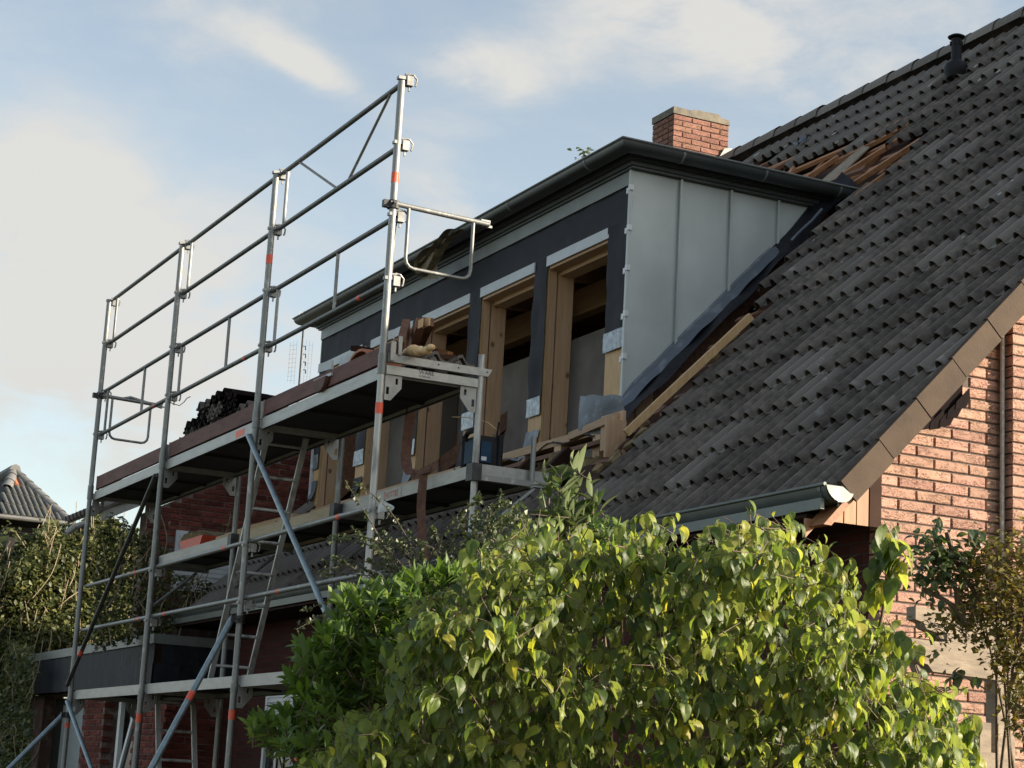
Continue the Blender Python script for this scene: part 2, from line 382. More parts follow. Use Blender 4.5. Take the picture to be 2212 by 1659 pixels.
def frame(ex, ey, ez, loc):
    m = Matrix.Identity(4)
    for i in range(3): m[i][0] = ex[i]; m[i][1] = ey[i]; m[i][2] = ez[i]; m[i][3] = loc[i]
    return m
# ------------------------------------------------------------------ ground
def ground_mesh():
    b = MB()
    rs = np.concatenate([np.linspace(-40, 20, 61)])
    def fn(u, v):
        x = -1500 + 3000 * u; y = -1500 + 3000 * v
        return (x, y, -.02)
    b.grid(fn, 12, 12)
    return b
g = ground_mesh().build('ground', MT['ground']); g['kind'] = 'structure'

# ------------------------------------------------------------------ main house
ROOF_M = 1.0662; TH = math.atan(ROOF_M); CT, ST = math.cos(TH), math.sin(TH)
def roof_z(y): return ROOF_M * y - 3.2164            # level of the tile roll tops
XG, XV, XL, YF, YR = -8.75, -8.57, -20.75, 6.54, 11.30   # gable plane, verge face, left end, front wall, ridge
UP = Vector((0, CT, ST)); NRM = Vector((0, -ST, CT))
def rp(x, y, off=0):                                 # point on the roof plane, lifted along its normal
    return Vector((x, y, roof_z(y))) + NRM * off

house = thing('brick_house', (-14.7, 8.9, 0), 'brick house under conversion with dark tiled roof and half finished zinc dormer', 'house')

# walls
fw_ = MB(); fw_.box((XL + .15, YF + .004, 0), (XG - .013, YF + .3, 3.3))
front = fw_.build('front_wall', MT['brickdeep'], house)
gw = MB()
prof = [(YF + .301, 0), (15.8, 0), (15.8, 3.75), (YR, roof_z(YR) - .30), (YF + .301, roof_z(YF + .3) - .30)]
gw.prism([(XG - .011, y, z) for y, z in prof], (-.24, 0, 0))
gw.prism([(XG - .011, YF + .006, 0), (XG - .011, YF + .300, 0), (XG - .011, YF + .300, roof_z(YF + .3) - .30), (XG - .011, YF + .006, roof_z(YF) - .30)], (-.0018, 0, 0))
gable = gw.build('gable_wall', MT['mortar'], house)
YS, XP = 7.40, XG + .085                             # the wall steps forward beyond the downpipe
gs = MB(); gs.prism([(XP - .011, YS + .011, 0), (XP - .011, 15.8, 0), (XP - .011, 15.8, 3.7), (XP - .011, YR, roof_z(YR) - .3), (XP - .011, YS + .011, roof_z(YS) - .3)], (-.07, 0, 0))
gstep = gs.build('wall_projection', MT['mortar'], house)
lw = MB(); lw.prism([(XL + .15, y + .0, z - .02) for y, z in prof], (.2, 0, 0)); lw.build('far_gable_wall', MT['brickred'], house)
bw = MB(); bw.box((XL + .16, 15.5, 0), (-9.01, 15.79, 3.7)); bw.build('rear_wall', MT['brickred'], house)

def brick_mesh(name, L, H, mat, depth=.10, seed=0):
    """one brick: +x is its face, y its length, z its height; chamfered, slightly uneven"""
    rr = random.Random(seed); c = .004; b = MB()
    xs = [0.0, -depth]
    fr = [(0, c, c), (0, L - c, c), (0, L - c, H - c), (0, c, H - c)]
    fr = [(rr.uniform(-.003, .0015), y, z) for _, y, z in fr]
    mid = [(-c, 0, 0), (-c, L, 0), (-c, L, H), (-c, 0, H)]
    bk = [(-depth, 0, 0), (-depth, L, 0), (-depth, L, H), (-depth, 0, H)]
    fs = [(0, 1, 2, 3)]
    for k in range(4):
        k2 = (k + 1) % 4
        fs += [(k2, k, 4 + k, 4 + k2), (4 + k2, 4 + k, 8 + k, 8 + k2)]
    b.add(fr + mid + bk, fs)
    return b.mesh(name, mat)
BL, BC = .2485, .0643                                # brick and course modules
def brick_set(tagname, mat):
    return {k: [brick_mesh(f'{tagname} {k} {i}', L, .0535, mat, seed=i * 7 + int(L * 1000)) for i in range(3)] for k, L in (('s', BL - .0115), ('h', BL / 2 - .0115))}
BR = brick_set('gable brick', MT['brick']); BRC = brick_set('chimney brick', MT['brickch']); BRD = brick_set('red brick', MT['brickred']); BRE = brick_set('garage brick', MT['brickext'])
def lay(parent, bs, o, ey, n0, n1, y0, y1, keep, phase=0, jitter=.0015):
    """courses n0..n1 of stretcher bond; o = origin of course 0 at length 0, ey = direction of the wall"""
    ey = Vector(ey); ex = ey.cross(Vector((0, 0, 1))); cnt = 0
    rr = random.Random(3)
    for n in range(n0, n1):
        y = y0 if (n + phase) % 2 == 0 else y0 - BL / 2
        while y < y1 - .02:
            a, kind, L = y, 's', BL
            if a < y0 - .001: a, kind, L = y0, 'h', BL / 2
            elif a + BL > y1 + .02: kind, L = 'h', BL / 2
            z = n * BC
            if keep(a, a + L, z, z + BC):
                p = Vector(o) + ey * a + Vector((0, 0, z)) + ex * rr.uniform(-jitter, jitter)
                ob('brick', rr.choice(bs[kind]), parent, mw=frame(ex, ey, (0, 0, 1), p)); cnt += 1
            y += BL
    return cnt
Z0 = 3.399                                           # a bed joint seen at the corner
nlo = int((1.5 - Z0) / BC)
def keep_gable(a, b, z, zt): return Z0 + zt < roof_z(a) - .10
lay(gable, BR, (XG, 0, Z0), (0, 1, 0), nlo, 40, YF, YS, keep_gable, phase=1)
lay(gstep, BR, (XP, 0, Z0 + .02), (0, 1, 0), nlo, 60, YS, YS + .75, lambda a, b, z, zt: Z0 + zt < roof_z(a) - .10, phase=0)

# roof: tiles ---------------------------------------------------------------
TW, TG = .333, .3636                                 # cover width, gauge along the slope
HALF = [(0, .012), (.036, .012), (.046, .046), (.064, .066), (.086, .066), (.104, .046), (.114, .012)]
PROFILE = [(u + k * TW / 2, h) for k in (0, 1) for u, h in HALF[:-1] + [HALF[-1]]] + [(TW, .012)]
def roll(u):                                         # two narrow rolls per tile, flat pans between
    u = u % (TW / 2)
    for (a, h), (b_, g) in zip(HALF, HALF[1:] + [(TW / 2, .012)]):
        if u <= b_: return h + (g - h) * (u - a) / (b_ - a)
    return .012
def tile_mesh(name, mat, nx=12, seed=0):
    rr = random.Random(seed); b = MB(); L = .405
    us = [u for u, h in PROFILE]; us = [us[0]] + us[2:7] + us[9:]; us = sorted(set(round(u, 5) for u, h in PROFILE if u % (TW / 2) > .001 or u in (0, TW))); nx = len(us) - 1
    bend = rr.uniform(-.002, .002)
    top0 = [(u, 0 + (rr.uniform(-.003, .003)), roll(u) + bend) for u in us]
    top1 = [(u, L, roll(u)) for u in us]
    bot0 = [(u, .003, roll(u) - .008) for u in us]
    n = nx + 1
    fs = []
    for i in range(nx):
        fs.append((i, i + 1, n + i + 1, n + i))
        fs.append((2 * n + i, 2 * n + i + 1, i + 1, i))
    b.add(top0 + top1 + bot0, fs)
    # underside and right edge so a lifted tile has a body
    b.add([(0, .09, -.004), (TW, .09, -.004), (TW, L, -.004), (0, L, -.004)], [(3, 2, 1, 0)])
    return b.mesh(name, mat, smooth=True)
TILES = [tile_mesh(f'roof tile {i}', MT['tile'], seed=i) for i in range(4)] + [tile_mesh(f'mossy roof tile {i}', MT['tilemoss'], seed=9 + i) for i in range(2)]
TILT = .108
def tile_frame(x, y, jit=0, rr=random):
    """tile whose lower edge lies at height y of the slope, left edge at x"""
    a = TH - TILT + jit * rr.uniform(-.006, .006)
    ey = Vector((0, math.cos(a), math.sin(a))); ez = Vector((0, -math.sin(a), math.cos(a))); ex = Vector((1, 0, 0))
    if jit:
        qn = Quaternion(ez, rr.uniform(-.006, .006)); ex = ex.copy(); ex.rotate(qn); ey.rotate(qn)
    base = rp(x, y, -.052)
    return frame(ex, ey, ez, base)
OPEN = [(-12.25, 6.60), (-12.2, 6.80), (-12.12, 6.92), (-12.38, 7.18), (-12.35, 7.42), (-12.16, 7.60), (-12.16, 7.92), (-12.70, 8.25), (-12.85, 8.57), (-12.9, 8.9),
        (-12.9, 9.2), (-12.62, 9.40), (-12.6, 9.7), (-12.75, 9.88), (-14.05, 10.22), (-15, 10.36), (-16, 10.62), (-17.1, 10.95), (-17.9, 11.1), (-20.5, 11.1), (-20.45, 7.30),
        (-19.9, 7.15), (-19.2, 7.0), (-17.5, 6.86), (-15.2, 6.88), (-13.5, 6.80)]
def inside(p, poly):
    x, y = p; r = False; n = len(poly)
    for i in range(n):
        x1, y1 = poly[i]; x2, y2 = poly[(i + 1) % n]
        if (y1 > y) != (y2 > y) and x < (x2 - x1) * (y - y1) / (y2 - y1) + x1: r = not r
    return r
roof = MB()
def deck(pts, off): roof.prism([rp(x, y, off) for x, y in pts], -NRM * .02)
OFF = -.15
deck([(XG - .02, 6.2), (-12.95, 6.2), (-12.95, 9.62), (XG - .02, 9.62)], OFF)
deck([(XG - .02, 9.625), (XL, 9.625), (XL, YR), (XG - .02, YR)], OFF)
deck([(-12.955, 6.2), (XL, 6.2), (XL, 7.0), (-12.955, 7.0)], OFF)
deck([(-20.50, 7.005), (XL, 7.005), (XL, 9.62), (-20.50, 9.62)], OFF)
zr = roof_z(YR)
roof.prism([(XG + .1, YR, zr - .12), (XL, YR, zr - .12), (XL, 16.2, zr - .12 - 5.03 * 1.0662), (XG + .1, 16.2, zr - .12 - 5.03 * 1.0662)], (0, .05, -.12))
roofo = roof.build('roof', MT['wooddark'], house)
DY = TG * CT
tiles = []
rr = random.Random(5)
cam2 = Vector(CAM_C)
for j in range(21):
    y = 6.150 + DY * j
    for i in range(37):
        x = XV - .06 - TW * (i + 1)
        if y > YR - .2: continue
        xc, yc = x + TW / 2, y + DY / 2
        if inside((xc, yc), OPEN): continue
        if x < XL - .1: continue
        if -18.75 < xc < -18.1 and y > 10.45: continue
        if -13.42 < xc < -13.05 and 10.55 < yc < 10.8: pass
        p = Vector((xc, yc, roof_z(yc))); d = (p - cam2).length
        tiles.append((d, x, y))
tiles.sort()
far = MB()
for k, (d, x, y) in enumerate(tiles):
    mfr = tile_frame(x, y, 1, rr)
    near_ridge = y > 9.9
    if k < 300:
        o = ob('tile', rr.choice(TILES[:4] if rr.random() < (.8 if not near_ridge else .5) else TILES[4:]), roofo, mw=mfr)
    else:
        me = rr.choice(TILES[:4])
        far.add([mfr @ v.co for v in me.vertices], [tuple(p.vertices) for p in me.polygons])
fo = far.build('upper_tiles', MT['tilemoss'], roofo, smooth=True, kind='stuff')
# verge tiles with a vertical flap, ridge caps
def verge_piece():
    b = MB(); L = .356
    pf = [(-.062, .040), (-.030, .066), (0.0, .062), (.002, -.082), (-.012, -.082), (-.014, .040), (-.062, .024)]
    b.prism([(x, 0, z) for x, z in pf], (0, L, 0)); return b.mesh('verge tile', MT['verge'])
VM = verge_piece()
for j in range(20):
    y = 6.150 + DY * j
    av = TH - .022; m_ = frame((1, 0, 0), (0, math.cos(av), math.sin(av)), (0, -math.sin(av), math.cos(av)), rp(XV - .002 - .002 * (j % 2), y - .002, -.052)); ob('verge_tile', VM, roofo, mw=m_)
rc = MB()
rc.grid(lambda u, v: (-.02 - .42 * u * 0 + u * .42, math.cos(math.pi * v) * (.13 - .012 * u), math.sin(math.pi * v) * (.15 - .014 * u) - .115), 2, 8)
rcm = rc.mesh('ridge cap', MT['tilemoss'], smooth=True)
for i in range(31):
    x = XV - .02 - .40 * i
    if -18.8 < x - .2 < -18.2: continue
    ob('ridge_cap', rcm, roofo, mw=frame((-1, 0, 0), (0, -1, 0), (0, 0, 1), (x, YR, zr + .005 + rr.uniform(-.006, .006))))
# timbers laid bare: battens and rafters
def batten(x0, x1, y, off=-.095, mat='woodold', parent=roofo, w=.045, name='batten', tilt=0):
    b = MB(); b.bar(rp(x0, y, off), rp(x1, y + tilt, off + abs(tilt) * .2), w, .035, up=NRM); return b.build(name, MT[mat], parent)
for j in range(9):
    y = 9.66 + DY * (j * .55 + .1)
    xr_ = -12.25 - .25 * j; x_ = -17.6 + .25 * (j % 3)
    while x_ < xr_ - .15:
        L_ = rr.uniform(.5, 1.5); xe = min(x_ + L_, xr_); batten(x_, xe, y + rr.uniform(-.05, .05), mat=rr.choice(('battenlit', 'battenlit', 'barge', 'woodold')), tilt=rr.uniform(-.10, .10), off=-.075 + rr.uniform(-.02, .025), w=.055); x_ = xe + rr.uniform(.02, .25)
for x in np.arange(-17.4, -12.3, .62):
    b = MB(); b.bar(rp(x, 9.62, -.145), rp(x, 11.0, -.145), .075, .09, up=NRM); b.build('rafter', MT['barge'], roofo)
for (x0, y0, x1, y1) in () or ((-15.2, 9.75, -14.3, 10.12), (-13.9, 9.72, -13.1, 9.95), (-14.8, 9.7, -15.3, 10.3), (-13.3, 9.5, -12.6, 9.75), (-13.0, 9.2, -12.5, 9.5), (-16.3, 10.0, -15.4, 10.25)):
    b = MB(); b.bar(rp(x0, y0, -.05), rp(x1, y1, -.03), .05, .04, up=NRM); b.build('loose_batten', MT['battenlit'], roofo)
b = MB(); b.prism([rp(-14.15, 9.7, -.04), rp(-13.75, 9.72, -.04), rp(-13.72, 10.05, -.04), rp(-13.95, 10.12, -.04)], NRM * .012); b.build('grey_board', MT['woodgrey'], roofo)
for y in np.arange(6.42, 8.3, DY):                   # strip beside the dormer cheek
    batten(-12.95, -12.05, float(y), -.10, 'woodold')
for x in (-12.45, -12.15):
    b = MB(); b.bar(rp(x, 6.5, -.135), rp(x, 9.5, -.135), .07, .05, up=NRM); b.build('rafter', MT['barge'], roofo)
# broken tile pieces and mineral wool lying in the open strip
for k in range(26):
    x = rr.uniform(-12.6, -12.3); y = rr.uniform(6.75, 8.0)
    b = MB(); a = rr.uniform(0, 6.28); w = rr.uniform(.03, .09)
    b.prism([rp(x + w * math.cos(a + t), y + w * math.sin(a + t) * .7, -.06 + rr.uniform(0, .03)) for t in (0, 1.7, 3.3, 4.6)], NRM * .03); b.build('rubble_piece', MT['insul' if k % 3 else 'terradk'], roofo)
# lost mortar flecks on the upper roof
for k in range(34):
    x = rr.uniform(-17.2, -9.8); y = rr.uniform(9.9, 11.0) if k < 24 else rr.uniform(6.6, 9.5)
    if inside((x, y), OPEN) : continue
    w = rr.uniform(.012, .035) * (1 if k < 24 else .5); b = MB()
    b.prism([rp(x + w * math.cos(t + k) * 1.3, y + w * math.sin(t + k), .008) for t in (0, 1.3, 2.9, 4.4)], NRM * .006); b.build('mortar_fleck', MT['paintgrey'], roofo)
for px, py, w in ((-15.75, 10.72, .09),):
    b = MB(); b.grid(lambda u, v: rp(px + w * (u - .5) * 1.6 + .05 * v, py + w * (v - .5), .03 + .03 * math.sin(9 * u + 7 * v)), 4, 4); b.build('foil_scrap', MT['lead'], roofo)

# bargeboard below the verge
b = MB(); b.prism([(XG - .02, 6.10, roof_z(6.10) - .185), (XG - .02, YR, zr - .185), (XG - .02, YR, zr - .13), (XG - .02, 6.05, roof_z(6.05) - .13)], (XV - XG - .006, 0, 0))
b.build('bargeboard', MT['barge'], house)
# boxed eaves end, soffit and fascia
eb = MB(); eb.box((XL + .1, 6.075, 3.165), (XG - .045, YF - .003, 3.185)); eaves = eb.build('boxed_eaves', MT['wooddark'], house)
bw_ = .0845
for k in range(6):
    y0 = 6.535 - bw_ * (k + 1); y1 = y0 + bw_ - .008
    b = MB(); x = XG + .018 + rr.uniform(-.002, .002)
    b.prism([(x, y0, 3.148), (x, y1, 3.148), (x, y1, roof_z(y1) - .17), (x, y0, roof_z(y0) - .17)], (-.018, 0, 0)); b.build('eaves_board', MT['eavebd'] if k else MT['wooddark'], eaves)
b = MB(); b.box((XL + .05, 6.045, 3.19), (XV - .05, 6.068, 3.25)); b.build('fascia', MT['gutterg'], eaves)
b = MB(); b.prism([(XV - .045, 6.15, 3.20), (XV - .045, 6.215, 3.225), (XV - .045, 6.215, 3.33), (XV - .045, 6.15, 3.29)], (.003, 0, 0)); b.build('flashing_plate', MT['pvc'], eaves)

# eaves gutter
def half_round(path, r, n=10, t=.004, out=None):
    """open half-round channel: path of (centre, outward direction)"""
    b = MB()
    rings = []
    for c, o in path:
        c = Vector(c); o = Vector(o)
        rings.append([c + o * (r * math.cos(a)) + Vector((0, 0, -r * math.sin(a))) for a in [math.pi * k / n for k in range(n + 1)]] +
                     [c + o * ((r - t) * math.cos(a)) + Vector((0, 0, -(r - t) * math.sin(a))) for a in [math.pi * k / n for k in range(n, -1, -1)]])
    m_ = len(rings[0]); vs = [v for q in rings for v in q]; fs = []
    for i in range(len(rings) - 1):
        for k in range(m_):
            k2 = (k + 1) % m_; fs.append((i * m_ + k, (i + 1) * m_ + k, (i + 1) * m_ + k2, i * m_ + k2))
    b.add(vs, fs); return b
GY, GZ, GR = 6.140, 3.318, .092
gb = half_round([((XL, GY, GZ), (0, -1, 0)), ((XV - .01, GY, GZ), (0, -1, 0))], GR)
gut = gb.build('eaves_gutter', MT['gutterg'], house, smooth=True)
b = MB(); b.tube([(XL, GY - GR - .004, GZ + .004), (XV - .012, GY - GR - .004, GZ + .004)], .0105, 8); b.build('gutter_bead', MT['gutterg'], gut, smooth=True)
b = MB(); b.grid(lambda u, v: (XV - .008 + .018 * (1 - (2 * u - 1) ** 2) * v, GY - (GR - .002) * math.cos(math.pi * u) * v, GZ - (GR - .002) * math.sin(math.pi * u) * v - .0), 12, 4)
b.build('gutter_end_cap', MT['gutterg'], gut, smooth=True)
for x in (XV - .075, -10.4, -12.2, -14.0, -15.8, -17.6, -19.4):
    hb = half_round([((x - .014, GY, GZ), (0, -1, 0)), ((x + .014, GY, GZ), (0, -1, 0))], GR + .004, t=.006); hb.build('gutter_joint', MT['gutterg'], gut)
b = MB(); b.tube([(-9.32, GY, GZ - .07), (-9.32, GY + .01, 3.12), (-9.32, GY + .18, 2.98), (-9.32, YF - .07, 2.85), (-9.32, YF - .07, 0)], .045, 12)
b.build('downpipe', MT['gutterg'], house, smooth=True)
b = MB(); b.tube([(XG + .03, YS - .03, 0), (XG + .03, YS - .03, roof_z(YS - .03) - .16)], .013, 8); b.build('cable_conduit', MT['paintgrey'], house, smooth=True)
# shingled purlin end under the verge
pe = MB(); pe.prism([(XV - .02, 6.68, 3.715), (XV - .02, 6.85, 3.765), (XV - .02, 6.975, 3.92), (XV - .02, 6.975, 4.06), (XV - .02, 6.68, 3.745)], (XG - XV + .04, 0, 0)); pur = pe.build('purlin_end', MT['slatebr'], house)
for k, (y0, z0) in enumerate(((6.665, 3.695), (6.735, 3.705), (6.80, 3.730), (6.85, 3.785), (6.905, 3.845))):
    b = MB(); x = XV - .018 + .004 * k
    b.prism([(x, y0, z0), (x, y0 + .075, z0 + .018), (x, y0 + .105, z0 + .07), (x, y0 + .10, z0 + .135), (x, y0 + .01, z0 + .045)], (.006, 0, 0)); b.build('shingle', MT['slatebr'], pur)
# vent pipe
vx, vy = -13.27, 10.68; vz = roof_z(vy)
vp = MB()
def lathe(b, c, prof, n=14):
    c = Vector(c); vs = []
    for r, z in prof: vs += [c + Vector((r * math.cos(2 * math.pi * k / n), r * math.sin(2 * math.pi * k / n), z)) for k in range(n)]
    fs = [(i * n + k, i * n + (k + 1) % n, (i + 1) * n + (k + 1) % n, (i + 1) * n + k) for i in range(len(prof) - 1) for k in range(n)]
    b.add(vs, fs + [tuple(range(n))[::-1], tuple((len(prof) - 1) * n + k for k in range(n))]); return b
lathe(vp, (vx, vy, vz), [(.085, -.05), (.108, .0), (.112, .04), (.095, .085), (.055, .11), (.047, .13), (.047, .30), (.047, .325)])
vent = vp.build('vent_pipe', MT['black'], house, smooth=True)
lathe(MB(), (0, 0, 0), [(.1, 0), (.1, .1)])
b = MB(); lathe(b, (vx, vy, vz), [(.03, .33), (.075, .335), (.08, .345), (.05, .362), (.01, .37)]); b.build('vent_cap', MT['black'], vent, smooth=True)
for k in range(6):
    a = k * math.pi / 3; b = MB(); p = Vector((vx + .051 * math.cos(a), vy + .051 * math.sin(a), vz + .28)); b.box(p - Vector((.006, .006, .02)), p + Vector((.006, .006, .02))); b.build('vent_slot', MT['dark'], vent)
# roof hook tiles
for u, v in ((1760, 270), (1985, 155), (2070, 420)):
    pass
# chimney
CX0, CX1, CY0, CY1, CZT = -18.66, -18.18, 10.63, 11.37, 9.245
cb = MB(); cb.box((CX0 + .01, CY0 + .01, 7.4), (CX1 - .01, CY1 - .01, CZT - .002)); chim = cb.build('chimney', MT['mortard'], house)
nb = 13
lay(chim, BRC, (CX1, 0, CZT - BC * nb), (0, 1, 0), 0, nb, CY0, CY1, lambda a, b_, z, zt: True, phase=0)
lay(chim, BRC, (0, CY0, CZT - BC * nb), (1, 0, 0), 0, nb, CX0, CX1 - .10, lambda a, b_, z, zt: True, phase=1)
b = MB(); b.prism([(CX1 + .004, CY0 - .008, CZT + .002), (CX1 + .004, CY1 + .004, CZT + .002), (CX1 + .004, CY1 + .004, CZT + .060), (CX1 + .004, CY1 - .12, CZT + .072), (CX1 + .004, CY1 - .14, CZT + .105), (CX1 + .004, CY0 + .27, CZT + .098), (CX1 + .004, CY0 + .25, CZT + .078), (CX1 + .004, CY0 - .008, CZT + .082)], (CX0 - CX1 - .01, 0, 0)); b.build('chimney_cap', MT['concrete'], chim)
b = MB(); b.prism([(CX1 + .02, 11.05, roof_z(11.05) - .05), (CX1 + .02, 11.40, zr + .0), (CX1 + .02, 11.40, zr + .14), (CX1 + .02, 11.30, zr + .12)], (.006, 0, 0)); b.build('chimney_flashing', MT['zincfl'], chim)
# ------------------------------------------------------------------ dormer (a part of the house, its pieces are sub-parts)
DXR, DXL, DYF = -13.35, -20.44, 7.46
DZT = 6.645                                          # top of the cheek
core = MB()
for xa, xb in ((DXR - .16, DXR - .03), (DXL + .03, DXL + .16)):
    core.prism([(xb, DYF + .03, roof_z(DYF) - .3), (xb, DYF + .03, DZT - .01), (xb, 9.75, DZT - .01), (xb, 9.75, roof_z(9.75) - .3)], (xa - xb, 0, 0))
core.box((DXL + .02, DYF + .06, DZT), (DXR - .02, 9.95, DZT + .10))
dorm = core.build('dormer', MT['woodold'], house, label='half finished zinc clad dormer with five open window holes')
# zinc cheek
seams = [7.432, 7.893, 8.382, 8.856, 9.346, 9.66]
for i in range(5):
    y0, y1 = seams[i] + .002, seams[i + 1] - .002
    zb = lambda y: min(roof_z(y) + .02, DZT - .002)
    nx_ = 5; b = MB()
    def fn(u, v):
        y = y0 + (y1 - y0) * u; z0_ = zb(y); z = z0_ + (DZT - z0_) * v
        bulge = .0075 * math.sin(math.pi * u) * (1 + .6 * math.sin(3 * y + 2.3 * z)) * (0.3 + math.sin(math.pi * min(max(v, .02), .98)))
        return (DXR + bulge, y, z)
    b.grid(fn, 6, 8); b.build('cheek_panel', MT['zinc'], dorm, smooth=True)
    if i:
        y = seams[i]; b = MB(); b.box((DXR - .004, y - .006, zb(y)), (DXR + .034, y + .006, DZT - .003)); b.box((DXR + .024, y - .016, zb(y) + .002), (DXR + .036, y - .0062, DZT - .004)); b.build('standing_seam', MT['zinc'], dorm)
b = MB(); b.box((DXR - .02, 7.415, roof_z(7.43) + .03), (DXR + .008, 7.430, DZT - .002)); b.build('corner_strip', MT['zinc'], dorm)
b = MB(); b.prism([(DXL, 7.44, roof_z(7.44)), (DXL, 9.66, roof_z(9.66)), (DXL, 9.66, DZT), (DXL, 7.44, DZT)], (-.01, 0, 0)); b.build('left_cheek', MT['zinc'], dorm)
# eaves profile swept round three sides
def sweep(prof, closed=True, y_end=9.66):
    b = MB(); stations = []
    for (px, py, ox, oy) in ((DXL, y_end, -1, 0), (DXL, DYF, -1, -1), (DXR, DYF, 1, -1), (DXR, y_end, 1, 0)):
        stations.append([(px + ox * o, py + oy * o, z) for o, z in prof])
    m_ = len(prof); vs = [v for s_ in stations for v in s_]; fs = []
    for i in range(3):
        for k in range(m_ if closed else m_ - 1):
            k2 = (k + 1) % m_; fs.append((i * m_ + k, (i + 1) * m_ + k, (i + 1) * m_ + k2, i * m_ + k2))
    if closed: fs += [tuple(range(m_)), tuple(range(3 * m_, 4 * m_))[::-1]]
    return b.add(vs, fs)
sweep([(-.02, 6.648), (.055, 6.648), (.055, 6.668), (.075, 6.668), (.075, 6.70), (-.02, 6.70)]).build('lower_fascia', MT['zincd'], dorm)
sweep([(-.02, 6.702), (.105, 6.702), (.105, 6.715), (.118, 6.715), (.118, 6.775), (-.02, 6.775)]).build('upper_fascia', MT['zincd'], dorm)
GO, GZD, GRD = .200, 6.792, .080
pr_ = [(GO + GRD * math.cos(math.pi * k / 10), GZD - GRD * math.sin(math.pi * k / 10)) for k in range(11)] + [(GO + (GRD - .004) * math.cos(math.pi * k / 10), GZD - (GRD - .004) * math.sin(math.pi * k / 10)) for k in range(10, -1, -1)]
dg = sweep(pr_).build('dormer_gutter', MT['zincd'], dorm, smooth=True)
bo = GO + GRD + .003
sweep([(bo + .011 * math.cos(a), GZD + .004 + .011 * math.sin(a)) for a in [2 * math.pi * k / 8 for k in range(8)]]).build('gutter_rim', MT['zincfl'], dorm, smooth=True)
sweep([(-.02, 6.777), (.13, 6.777), (.13, 6.83), (-.02, 6.86)]).build('roof_edge', MT['zincd'], dorm)
b = MB(); b.box((DXL + .03, DYF + .05, 6.832), (DXR - .03, 9.9, 6.852)); b.build('dormer_roof', MT['zincfl'], dorm)
b = MB(); b.grid(lambda u, v: (DXR + GO - GRD * math.cos(math.pi * u) * v, 9.662, GZD - GRD * math.sin(math.pi * u) * v), 10, 3); b.build('gutter_end', MT['zincd'], dorm)
def gstrap(x=None, y=None):
    b = MB(); r0 = GRD + .003; n = 10
    if y is None:
        prof = [(x, DYF - GO - r0 * math.cos(math.pi * k / n), GZD - r0 * math.sin(math.pi * k / n)) for k in range(n + 1)]; dv = Vector((.022, 0, 0)); 
    else:
        prof = [(DXR + GO + r0 * math.cos(math.pi * k / n), y, GZD - r0 * math.sin(math.pi * k / n)) for k in range(n + 1)]; dv = Vector((0, .022, 0))
    for p, q in zip(prof, prof[1:]):
        p, q = Vector(p), Vector(q); k = len(b.v); b.add([p, q, q + dv, p + dv], [(0, 1, 2, 3)])
    b.build('gutter_joint', MT['zincfl'], dorm)
for x in (-13.75, -15.2, -16.6, -18.2, -19.6): gstrap(x=x)
for y in (7.75, 8.55, 9.3): gstrap(y=y)

# front: trim board, membrane, window frames
ws = [(-14.828 - 1.3605 * k, -13.728 - 1.3605 * k) for k in range(5)]
WT, WB = 6.245, 4.60
b = MB(); b.box((DXL, DYF - .034, 6.528), (DXR - .001, DYF - .004, 6.646)); b.build('front_trim', MT['zincfl'], dorm)
def cloth(x0, x1, z0, z1, y, amp=.006, seed=0, name='membrane', mat='membrane', nx=None, nz=None):
    b = MB(); w, h = x1 - x0, z1 - z0
    nx = nx or max(2, int(w / .08)); nz = nz or max(2, int(h / .08))
    def fn(u, v):
        x = x0 + w * u; z = z0 + h * v
        d = amp * (math.sin(7 * x + 3.1 * z + seed) + .6 * math.sin(13 * z - 4 * x + 2 * seed) + .4 * math.sin(23 * x + seed))
        e = .004 * math.sin(9 * z + seed) if 0 < v < 1 and u in (0, 1) else 0
        return (x + e, y - abs(d) * .8, z)
    b.grid(fn, nx, nz); return b.build(name, MT[mat], dorm, smooth=True)
cloth(DXL + .002, DXR - .002, WT + .002, 6.527, DYF - .006, .008, 1)
posts = [(ws[0][1], DXR - .003)] + [(ws[k + 1][1], ws[k][0]) for k in range(4)] + [(DXL + .003, ws[4][0])]
mem_end = [5.32, 4.98, 5.06, 4.98, 5.06, 5.18]
for i, (xa, xb) in enumerate(posts):
    # timber: front sheathing board, outer stud, inner stud
    b = MB(); b.box((xa + .004, DYF + .001, 4.55), (xb - .004, DYF + .022, WT)); b.build('sheathing_board', MT['woodlite'], dorm)
    b = MB(); b.box((xa + .010, DYF + .024, 4.53), (xb - .001, DYF + .086, WT + .02)); b.build('window_stud', MT['woodnew'], dorm)
    b = MB(); b.box((xa + .016, DYF + .102, 4.53), (xb - .004, DYF + .255, WT + .02)); b.build('inner_stud', MT['woodnew'], dorm)
    me_ = mem_end[i]
    cloth(xa, xb, me_, WT + .001, DYF - .007, .013, i * 2.3, nx=6, nz=24)
    cloth(xa - .003, xb + .002, me_ - .15, me_ + .012, DYF - .021, .006, i + .7, 'joint_tape', 'tape', 5, 3)
    # membrane pulled loose at the foot of the post
    if i not in (0,):
        zb_ = me_ - .15 - .13
        b = MB(); b.grid(lambda u, v: (xa - .005 + (xb - xa) * u * (1 - .25 * v), DYF - .012 - .05 * v * v - .02 * math.sin(5 * u + i) * v, zb_ - .26 * v + .05 * u * v), 4, 5)
        b.build('loose_foil', MT['lead' if i % 2 else 'blackfoil'], dorm, smooth=True)
    if i:
        x0, x1 = ws[i - 1] if i <= 5 else (0, 0)
